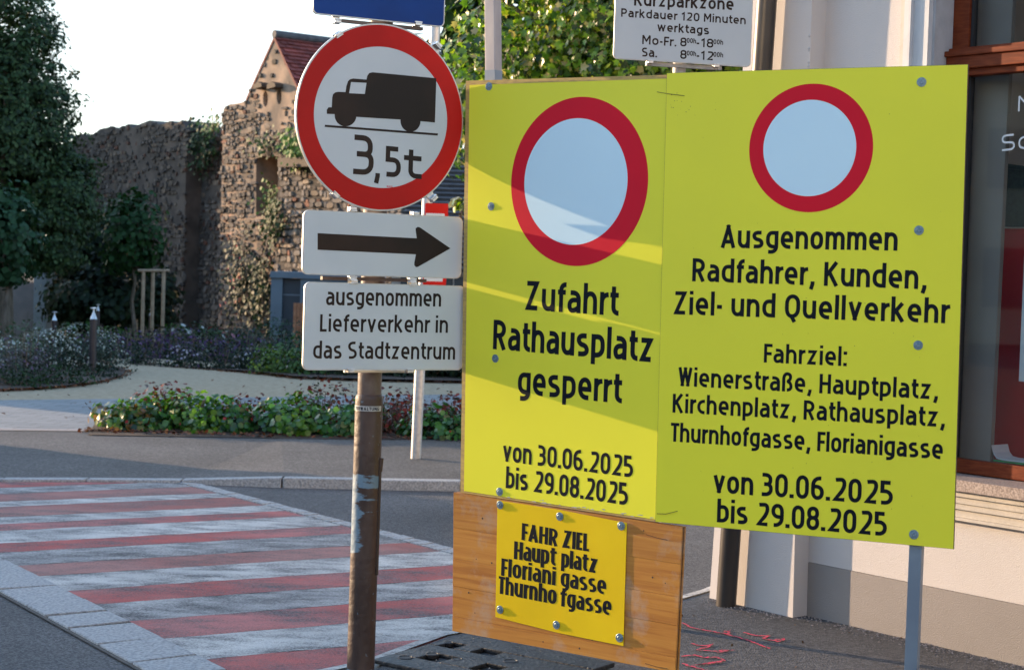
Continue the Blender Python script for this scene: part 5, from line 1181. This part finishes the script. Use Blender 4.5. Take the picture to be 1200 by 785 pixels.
# low pavilion with dark shingle roof seen between the signs
ph = empty('pavilion', (-1.2, 29, tz(29)), 'low pavilion with dark shingle roof partly hidden behind the traffic signs', 'pavilion')
za3 = P(515, 318, 28)[2]; rid = P(520, 175, 31.5)[2]
mb = MB(); xa, xb = P(484, 320, 28)[0] - .35, 4.0
mb.hexa([(xa - .3, 27.6, za3), (xb, 27.6, za3), (xb, 35.2, za3), (xa - .3, 35.2, za3), (xa + .6, 31.4, rid), (xb - .5, 31.4, rid), (xb - .5, 31.6, rid), (xa + .6, 31.6, rid)]); mb.build('roof', 'roof_grey', ph)
mb = MB(); n_ = 26
for k in range(n_):     # shingle courses
    t0, t1 = k / n_, (k + 1) / n_; L_ = lambda t: np.array([xa - .3 + .9 * t, 27.6 + 3.8 * t, za3 + (rid - za3) * t]); Rg = lambda t: np.array([xb - .5 * t, 27.6 + 3.8 * t, za3 + (rid - za3) * t]); u_ = np.array([0, -.035, .05])
    mb.add([L_(t0) + u_ * 1.2, Rg(t0) + u_ * 1.2, Rg(t1) + u_ * .3, L_(t1) + u_ * .3, L_(t0), Rg(t0)], [(0, 1, 2, 3), (4, 5, 1, 0)])
tag(mb.build('shingle_courses', 'roof_grey', ph), kind='stuff')
mb = MB(); mb.box(xa, xb - .4, 28, 34.8, tz(28), za3 - .001); mb.build('wall', 'shed_wall', ph)
for k in range(4):
    mb = MB(); mb.box(xa + .15 + k * .62, xa + .15 + k * .62 + .5, 27.97, 27.999, tz(28) + .5, za3 - .08); wv = mb.build('window', 'shed_glass', ph)
    mb = MB(); mb.box(xa + .15 + k * .62 + .24, xa + .15 + k * .62 + .26, 27.955, 27.969, tz(28) + .5, za3 - .08); mb.build('frame', 'shed_wall', wv)

# ================================================================ VEGETATION
DK = [(.007, .021, .010), (.011, .027, .011), (.005, .015, .008), (.015, .032, .013)]
MID = [(.013, .038, .010), (.020, .052, .013), (.009, .028, .009)]
YG = [(.09, .16, .02), (.12, .19, .03), (.05, .11, .02)]
GREY = [(.025, .045, .03), (.04, .065, .045), (.015, .03, .02)]
# big tree at the left
T0 = P(10, 200, 38)
tree('broadleaf_tree', (-11.3, 38, tz(38)), P(4, 150, 38), (1.65, 1.9, 3.4), 'tall dense dark green tree filling the left edge of the view', [(.020, .046, .014), (.030, .060, .018), (.013, .030, .011), (.045, .075, .024)], 300, 84, .42, .115, trunk=.22, shape=LEAF4, flat=.45,
     extra=[(P(50, 262, 38), (1.05, 1.3, 1.3), 90), (P(2, 55, 38.4), (1.2, 1.4, 2.3), 110), (P(52, 160, 38), (.5, 1.0, 1.3), 30), (P(76, 225, 38.2), (.62, .9, 1.1), 60)])
tree('young_tree', (P(158, 380, 43)[0], 43, tz(43)), P(155, 275, 43), (.75, .7, 1.1), 'fresh green young tree in front of the dark stone wall', [(.012, .045, .010), (.016, .055, .013)], 60, 22, .36, .14, trunk=.06, shape=ROUND)
tree('low_tree', (P(8, 380, 34)[0], 34, tz(34)), P(8, 275, 34), (.55, .8, 1.1), 'lighter green small tree under the big tree at the left edge', [(.016, .05, .02), (.022, .065, .026)], 46, 30, .3, .14, trunk=.06, shape=ROUND)
for (x, y, D, r, lab, pal) in ((108, 305, 45, (.95, 1.0, 1.2), 'dark spreading shrub below the big tree, left of the young tree', DK), (92, 350, 44.5, (.75, .8, .8), 'brownish green shrub beside the pale wall pier', [(.04, .045, .02), (.03, .05, .02)]), (118, 350, 44, (1.2, .9, 1.0), 'dark shrub behind the distant bollard lamps', DK), (165, 350, 47, (1.2, .9, .9), 'dark shrub behind the timber stakes against the stone wall', DK)):
    c_ = P(x, y, D); tree('dark_shrub', (c_[0], c_[1], tz(D)), c_, r, lab, pal, 60, 34, .4, .15, cat='shrub', trunk=.05, shape=ROUND)
# climbing plants on the ruin
def climber(name, px, r, label, pal, n, size, off, fl=None):
    s, z = RU.hit(*px, off); c_ = RU.pt(s, z, off); e = empty(name, c_, label, 'climbing plant'); k = max(5, n // 22)
    d_ = RNG.normal(size=(k, 2)) * .55; cc = np.array([RU.pt(s + a * r[0], z + b * r[1], off + .05) for a, b in d_]); p = np.repeat(cc, 22, 0) + RNG.normal(size=(k * 22, 3)) * .16
    leaves('foliage', p, np.tile(RU.n + np.array([0, 0, .4]), (len(p), 1)), size, pal, 'leaf_dark', e, ROUND)
    mb = MB()
    for i in range(7): a = cc[i % k]; mb.tube(RU.pt(s, z - r[1], off + .02), a, .02, .008, 5, False)
    tag(mb.build('stem', 'bark', e), kind='stuff')
    if fl: q_ = np.array([RU.pt(s + a * r[0], z + b * r[1], off + .3) for a, b in RNG.normal(size=(26, 2)) * .5]); leaves('flowers', q_, np.tile(RU.n, (26, 1)), .09, fl, 'petal', e, ROUND)
climber('ivy', (322, 262), (.35, .55), 'trailing yellow-green ivy hanging at the sunlit right part of the stone wall', [(.05, .08, .012), (.03, .06, .012)], 330, .12, 1.15)
climber('ivy', (318, 232), (.25, .3), 'small ivy tuft in the wall niche above the trailing ivy', [(.10, .16, .03)], 100, .12, .5)
climber('wall_shrub', (240, 170), (.50, .55), 'bushy green shrub growing in the gap on top of the stone wall', [(.012, .035, .010), (.02, .05, .015)], 420, .13, -.3)
climber('wall_shrub', (251, 149), (.25, .3), 'small light green tuft on the wall top beside the gable', [(.10, .17, .05)], 110, .13, -.3)
climber('wall_shrub', (316, 172), (.55, .3), 'light green weeds growing on the ledge below the gable slits', [(.06, .10, .02), (.04, .08, .02)], 130, .11, .6)
climber('wall_shrub', (350, 172), (.5, .45), 'bright green bush on the wall ledge beside the round sign', [(.08, .16, .02), (.12, .2, .03)], 330, .14, 1.3)
climber('climbing_rose', (284, 325), (.8, 1.1), 'dark climbing rose with a few pink blooms at the foot of the wall', [(.012, .03, .012), (.022, .04, .015)], 640, .12, .9, [(.45, .06, .08), (.35, .12, .06)])
climber('climbing_rose', (310, 345), (.4, .9), 'dark climber between the rose and the grey kiosk', [(.02, .045, .018), (.05, .07, .02)], 420, .12, .95)
# shrubs of the beds
def sh_(name, px, py, D, r, label, pal, n, size, **k):
    c_ = P(px, py, D)
    if D > 24.1: r = (r[0], r[1], r[2] * .80)
    if k.get('flowers'): pf, nf, sf = k['flowers']; k = dict(k); k['flowers'] = ([tuple(.62 * c for c in q) for q in pf], int(nf * .5), sf * (1.0 if D > 24.1 else .9))
    if k.get('spiky'): k = dict(k); k['spiky'] = k['spiky'] // 2
    return shrub(name, (c_[0], c_[1]), r, label, pal, n, size, **k)
WH = ([(.70, .76, .72), (.50, .58, .54)], 760, .034); PU = ([(.10, .05, .16), (.16, .09, .22), (.07, .035, .11)], 420, .045); LAV = ([(.20, .17, .30), (.28, .25, .36)], 200, .035)
sh_('flowering_bush', 92, 420, 23.75, (.50, .45, .62), 'bush covered in small white flowers directly behind the nearest bollard lamp', GREY, 1500, .05, flowers=WH)
sh_('flowering_bush', 128, 425, 23.6, (.27, .35, .50), 'grey-green white-flowered bush at the right tip of the left bed', GREY, 900, .05, flowers=([(.5, .56, .5)], 190, .035))
sh_('flowering_bush', 55, 415, 23.2, (.45, .4, .56), 'white-flowered bush left of the nearest bollard lamp', GREY, 1300, .05, flowers=WH)
sh_('lavender_bush', 22, 430, 20.8, (.42, .4, .46), 'dull purple lavender bush at the left edge of the near bed', [(.07, .07, .075), (.05, .06, .05)], 1100, .05, flowers=([(.16, .11, .20), (.22, .17, .27)], 420, .035), spiky=40)
sh_('flowering_bush', -12, 420, 22, (.5, .4, .55), 'white-flowered bush cut by the left edge of the view', GREY, 1000, .05, flowers=WH)
sh_('low_shrub', 20, 448, 20.2, (.55, .22, .20), 'low green edging plant at the left end of the near bed', MID, 900, .045)
sh_('low_shrub', 66, 446, 20.8, (.50, .22, .22), 'low green edging plant below the white bushes', MID, 900, .045)
sh_('low_shrub', 112, 442, 22.2, (.34, .22, .14), 'low dark edging plant around the foot of the nearest bollard lamp', DK, 500, .045)
sh_('leafy_perennial', 22, 385, 27, (.6, .6, .72), 'loose pale green perennial with white umbels at the left edge', [(.06, .10, .05), (.09, .13, .07)], 900, .07, flowers=([(.6, .66, .6)], 16, .09), spiky=16)
sh_('purple_salvia', 88, 398, 25.5, (.5, .4, .48), 'purple salvia seen between the white bush and the lawn', DK, 700, .05, flowers=PU, spiky=40)
for px, D, lab in ((128, 28.5, 'purple salvia clump left of the timber stakes'), (158, 27, 'purple salvia clump in front of the left timber stake'), (190, 27.5, 'purple salvia clump in front of the right timber stake'), (222, 27.5, 'purple salvia clump right of the timber stakes')):
    sh_('purple_salvia', px, 400, D, (.50, .5, .56), lab, DK, 800, .05, flowers=PU, spiky=46)
for px, D, lab in ((150, 25.6, 'dark green cushion at the left end of the far bed edge'), (182, 25.4, 'dark green cushion along the bed edge below the salvia'), (262, 24.9, 'dark rounded catmint cushion at the bed edge'), (285, 25.2, 'dark green cushion right of the catmint')):
    sh_('cushion_plant', px, 420, D, (.46, .35, .38 if px != 262 else .50), lab, DK, 1000, .045, flowers=([(.10, .06, .16)], 60, .035))
sh_('aster_bush', 216, 420, 25.2, (.30, .3, .42), 'small bush of pale lilac asters at the bed edge', DK, 800, .045, flowers=([(.45, .40, .50), (.55, .52, .58)], 170, .04))
sh_('rose_bush', 222, 385, 31, (.75, .5, .80), 'white rose bush behind the timber stakes', MID, 900, .07, flowers=([(.62, .64, .6)], 46, .10))
sh_('rose_bush', 250, 385, 29.5, (.45, .45, .72), 'rose bush with pink and white blooms in the far bed', MID, 700, .065, flowers=([(.65, .06, .10), (.62, .25, .32), (.65, .65, .6)], 36, .10))
sh_('lavender_bush', 245, 400, 27.5, (.55, .4, .44), 'dark lavender behind the catmint cushion', DK, 700, .05, flowers=PU, spiky=40)
sh_('lavender_bush', 290, 398, 28, (.6, .5, .55), 'dark lavender right of the rose bushes', DK, 800, .05, flowers=PU, spiky=40)
sh_('aster_bush', 306, 425, 24.8, (.38, .35, .46), 'grey-lilac aster bush left of the yellow-green spurge', GREY, 900, .045, flowers=([(.38, .38, .46), (.5, .5, .56)], 240, .035))
sh_('spurge', 330, 430, 24.2, (.42, .35, .46), 'yellow-green spurge at the bed edge beside the text sign', [(.08, .15, .02), (.06, .12, .03)], 1100, .055, shape=ROUND, flowers=([(.22, .30, .02), (.16, .26, .02)], 130, .05))
sh_('spurge', 356, 430, 24.0, (.36, .35, .48), 'second yellow-green spurge half hidden by the text sign', [(.05, .11, .03), (.04, .09, .03)], 900, .055, shape=ROUND, flowers=([(.18, .26, .02)], 40, .05))
for px, D, r_, lab in ((305, 30, .85, 'grey-green feathery shrub in front of the kiosk'), (335, 29, .95, 'grey-green shrub rising in front of the larch box'), (352, 27, .75, 'blue-green shrub beside the text sign')):
    sh_('grey_green_shrub', px, 380, D, (.62, .5, r_), lab, [(.02, .045, .028), (.03, .065, .04)], 1200, .06)
for k, px in enumerate((395, 425, 455, 480, 505, 532, 560, 600)):
    sh_('hedge_shrub', px, 430, 24.2 + .1 * (k % 3), (.50, .45, .62), ['dark hedge shrub beyond the gravel, below the left part of the text plate', 'dark hedge shrub beyond the gravel, right behind the rusty pole', 'dark hedge shrub beyond the gravel, just right of the rusty pole', 'dark hedge shrub beyond the gravel, right behind the steel pole', 'dark hedge shrub beyond the gravel, just right of the steel pole', 'dark hedge shrub beyond the gravel, at the left edge of the yellow board', 'dark hedge shrub behind the left yellow panel', 'dark hedge shrub behind the left yellow panel, farthest right'][k], DK, 1100, .055, cat='hedge', group='dark hedge shrubs along the far bed', shape=ROUND)
for k, (px, D, where) in enumerate(((100, 39, 'above the white flowering bushes'), (128, 39.5, 'just right of the nearest bollard lamp'), (152, 39, 'just left of the nearer timber stakes'), (205, 39, 'just right of the nearer timber stakes'), (235, 39.5, 'behind the white rose blooms'), (258, 38, 'at the right end of the lawn'))):
    c_ = P(px, 375, D); shrub('low_hedge', (c_[0], c_[1]), (.75, .5, .50), 'bright green low hedge ' + where, [(.025, .07, .012), (.035, .09, .016)], 700, .09, cat='hedge', group='bright green low hedges beyond the lawn', shape=ROUND)
for k, (px, D, where) in enumerate(((265, 36, 'below the climbing rose'), (285, 35.5, 'below the dark wall climber'), (300, 34, 'beside the kiosk corner'), (180, 34, 'between the timber stakes'), (205, 35, 'behind the white rose bush'), (232, 34.5, 'behind the pink rose blooms'))):
    c_ = P(px, 380, D); shrub('bedding_plant', (c_[0], c_[1]), (.7, .6, .55), 'brownish mixed perennials ' + where, [(.03, .035, .02), (.04, .055, .025), (.05, .03, .04)], 600, .08, cat='perennial', group='mixed perennials at the back of the bed')
# hedge island of cranesbill and red-leaved shrubs at the far pavement
isl = [(150, .30, .34, 'g', 'yellowing cranesbill clump at the left end of the roadside bed'), (172, .36, .42, 'g', 'green cranesbill clump second from the left in the roadside bed'), (192, .40, .50, 'r', 'red-tipped shrub at the top left of the roadside bed'), (228, .42, .56, 'g2', 'tallest bright green clump of the roadside bed with red blooms'), (262, .40, .40, 'g', 'green cranesbill clump in the middle of the roadside bed'), (292, .34, .40, 'r', 'red-leaved shrub in the middle of the roadside bed'),
       (322, .36, .42, 'g', 'green cranesbill clump right of the middle of the roadside bed'), (352, .36, .46, 'g2', 'green clump below the left corner of the text sign'), (378, .38, .56, 'r', 'red-leaved shrub left of the rusty pole'), (404, .36, .44, 'g', 'cranesbill clump just left of the rusty pole'), (455, .36, .52, 'r', 'dark red-leaved shrub between the rusty pole and the steel pole'), (478, .3, .40, 'r', 'small red-leaved shrub behind the steel pole'), (508, .34, .36, 'g', 'green cranesbill clump right of the steel pole'), (528, .30, .46, 'r', 'red-leaved shrub beside the yellow board edge'), (560, .4, .45, 'g', 'cranesbill clump hidden behind the yellow board')]
gb = [g2(103, 514), g2(420, 519.5), (KB[5][0], KB[5][1] + .02), (KB[6][0] * .3, 15.95), (KB[6][0] * .3, 17.6), g2(560, 497), g2(400, 495), g2(180, 492), g2(112, 499)]
sheet('roadside_bed_soil', gb, 'soil', .036)
for k, (px, rx_, h_, ty, lab) in enumerate(isl):
    D = 15.82 + (.35 if ty == 'r' else 0); pal = {'g': [(.035, .13, .03), (.055, .17, .035), (.02, .07, .025)], 'g2': [(.07, .19, .02), (.11, .23, .03), (.04, .12, .02)], 'r': [(.10, .022, .015), (.06, .03, .018), (.14, .03, .02), (.03, .05, .018)]}[ty]
    if k == 0: pal = [(.06, .14, .02), (.12, .12, .015), (.16, .08, .015), (.03, .09, .02)]
    c_ = P(px, 500, D); fl = ([(.25, .03, .03), (.4, .05, .06)], 8, .032) if ty != 'r' else ([(.16, .025, .018), (.10, .018, .015)], 110, .045)
    shrub('cranesbill_clump' if ty != 'r' else 'red_leaved_shrub', (c_[0], c_[1]), (rx_ * .86, .40, h_ * (.68 if ty != 'r' else .80)), lab, pal, 900 if ty != 'r' else 760, .062 if ty != 'r' else .048, shape=ROUND if ty != 'r' else LEAF4, flowers=fl, m='leaf', clumps=24 if ty != 'r' else 34, cat='shrub')
# maple behind the boards
MAP = [(.11, .24, .015), (.18, .32, .02), (.05, .13, .015), (.28, .38, .04), (.02, .05, .01), (.02, .05, .01), (.10, .20, .02), (.34, .30, .14)]
mt_ = tree('maple_tree', (1.5, 17.2, 0), (1.45, 16.6, 4.35), (2.35, 1.5, 2.1), 'leafy maple with sunlit yellow-green leaves behind the yellow boards', MAP, 430, 52, .33, .074, m='leaf', shape=MAPLE, trunk=.13, shell=.5, flat=.8,
     extra=[((-.2, 16.4, 3.3), (.75, .9, .95), 34), ((2.9, 17.5, 4.2), (1.4, 1.2, 2.0), 60)])
tree('dark_backing_tree', (1.6, 21, 0), (1.5, 20.6, 4.6), (3.1, 1.2, 2.6), 'darker tree standing close behind the maple', [(.02, .05, .012), (.03, .07, .015)], 170, 30, .6, .22, m='leaf_dark', shape=ROUND, trunk=.15)
c_ = P(538, 240, 14.5); tree('small_shoot', (c_[0] + .35, 14.6, 0), c_ + np.array([.12, 0, 0]), (.16, .12, .10), 'small green leafy twig peeping out left of the yellow board', MAP, 8, 9, .07, .085, m='leaf', shape=ROUND, cat='plant', trunk=.012)

# ================================================================ OUTSIDE THE FRAME to the left: hedges and trees added to shade street and garden
def off_hedge(x0, y0, x1, y1, h, label):
    e = empty('shade_hedge', ((x0 + x1) / 2, (y0 + y1) / 2, 0), label, 'hedge'); a = np.array([x0, y0]); b = np.array([x1, y1]); L = np.linalg.norm(b - a); t = (b - a) / L; n_ = np.array([-t[1], t[0]]); V = []; F = []; m_ = int(L / .5)
    for i in range(m_ + 1):
        p = a + t * L * i / m_; hh = h + random.uniform(-.06, .06)
        for k, (o, z) in enumerate(((-.35, -.1), (-.38, hh * .6), (-.25, hh), (.25, hh), (.38, hh * .6), (.35, -.1))): V.append((p[0] + n_[0] * o, p[1] + n_[1] * o, z))
    for i in range(m_):
        for k in range(5): F.append((i * 6 + k, (i + 1) * 6 + k, (i + 1) * 6 + k + 1, i * 6 + k + 1))
    F += [tuple(range(6))[::-1], tuple(m_ * 6 + i for i in range(6))]
    mobj('hedge_body', V, F, 'soil', e); N_ = int(L * h * 260); q = np.array([a[0], a[1], 0]) + RNG.random((N_, 1)) * L * np.array([t[0], t[1], 0]) + np.array([0, 0, 1]) * RNG.random((N_, 1)) * h * 1.04 + np.array([n_[0], n_[1], 0]) * RNG.choice([-.42, .42], (N_, 1))
    leaves('foliage', q, np.tile([0, 0, 1.0], (N_, 1)), .10, MID, 'leaf_dark', e, ROUND)
off_hedge(-8.2, 9.0, -8.6, 16.4, 1.55, 'unseen clipped green hedge added left of the crossing to shade it')
off_hedge(-9.6, 20.6, -15.0, 31.0, 2.3, 'unseen taller clipped hedge added left of the garden beds to shade them')
for k, (x, y, r_, h_) in enumerate(((-20, 34, 2.6, 3.6), (-21, 40, 3.0, 3.9), (-20.5, 46.5, 3.0, 3.6), (-22, 63.3, 3.1, 4.7), (-21, 58.6, 1.0, 2.2), (-28, 65.5, 2.6, 3.0), (-28, 72, 3, 3.4))):
    tree('shade_tree', (x, y, tz(y)), (x, y, h_), (r_, r_, h_ * .95), 'round tree added outside the view to cast shade, ' + ['nearest of the row', 'second of the row', 'third of the row', 'beside the far end of the ruined wall', 'smallest of the row beside the ruined wall', 'farther behind the ruined wall', 'farthest behind the ruined wall'][k], MID, 230, 26, .75, .55, cat='tree', group='added shade trees outside the left of the view', shape=ROUND, trunk=.16)

# unseen white terrace added behind the camera to bounce low sun onto signs
rw = empty('bounce_terrace', (1, -13, 0), 'unseen pale terrace added behind the viewpoint to bounce sunlight, with rows of dark windows', 'house')
mb = MB(); mb.box(-20, 22, -19, -11, 0, 8.5); mb.build('wall', 'terrace_wall', rw)
mb = MB(); mb.hexa([(-20.4, -19.4, 8.501), (22.4, -19.4, 8.501), (22.4, -10.6, 8.501), (-20.4, -10.6, 8.501), (-20.4, -15.2, 12), (22.4, -15.2, 12), (22.4, -14.8, 12), (-20.4, -14.8, 12)]); mb.build('roof', 'roof_grey', rw)
for k in range(11):
    for z in (1.1, 4.9): mb = MB(); mb.box(-18 + 3.7 * k, -17 + 3.7 * k, -10.999, -10.95, z, z + 1.6); mb.build('window', 'shed_glass', rw)

oh = empty('street_house', (-42, 2, 0), 'ochre two-storey house far down the street, outside the left of the view', 'house')
mb = MB(); mb.box(-46, -38, -14, 14, 0, 7); mb.build('wall', 'house_wall', oh); mb = MB(); mb.hexa([(-46.4, -14.4, 7.001), (-37.6, -14.4, 7.001), (-37.6, 14.4, 7.001), (-46.4, 14.4, 7.001), (-42.2, -12, 10.5), (-41.8, -12, 10.5), (-41.8, 12, 10.5), (-42.2, 12, 10.5)]); mb.build('roof', 'roof_grey', oh)
for k in range(8):
    for z in (1.0, 4.2): mb = MB(); mb.box(-37.999, -37.95, -12.6 + 3.4 * k, -11.4 + 3.4 * k, z, z + 1.6); mb.build('window', 'shed_glass', oh)
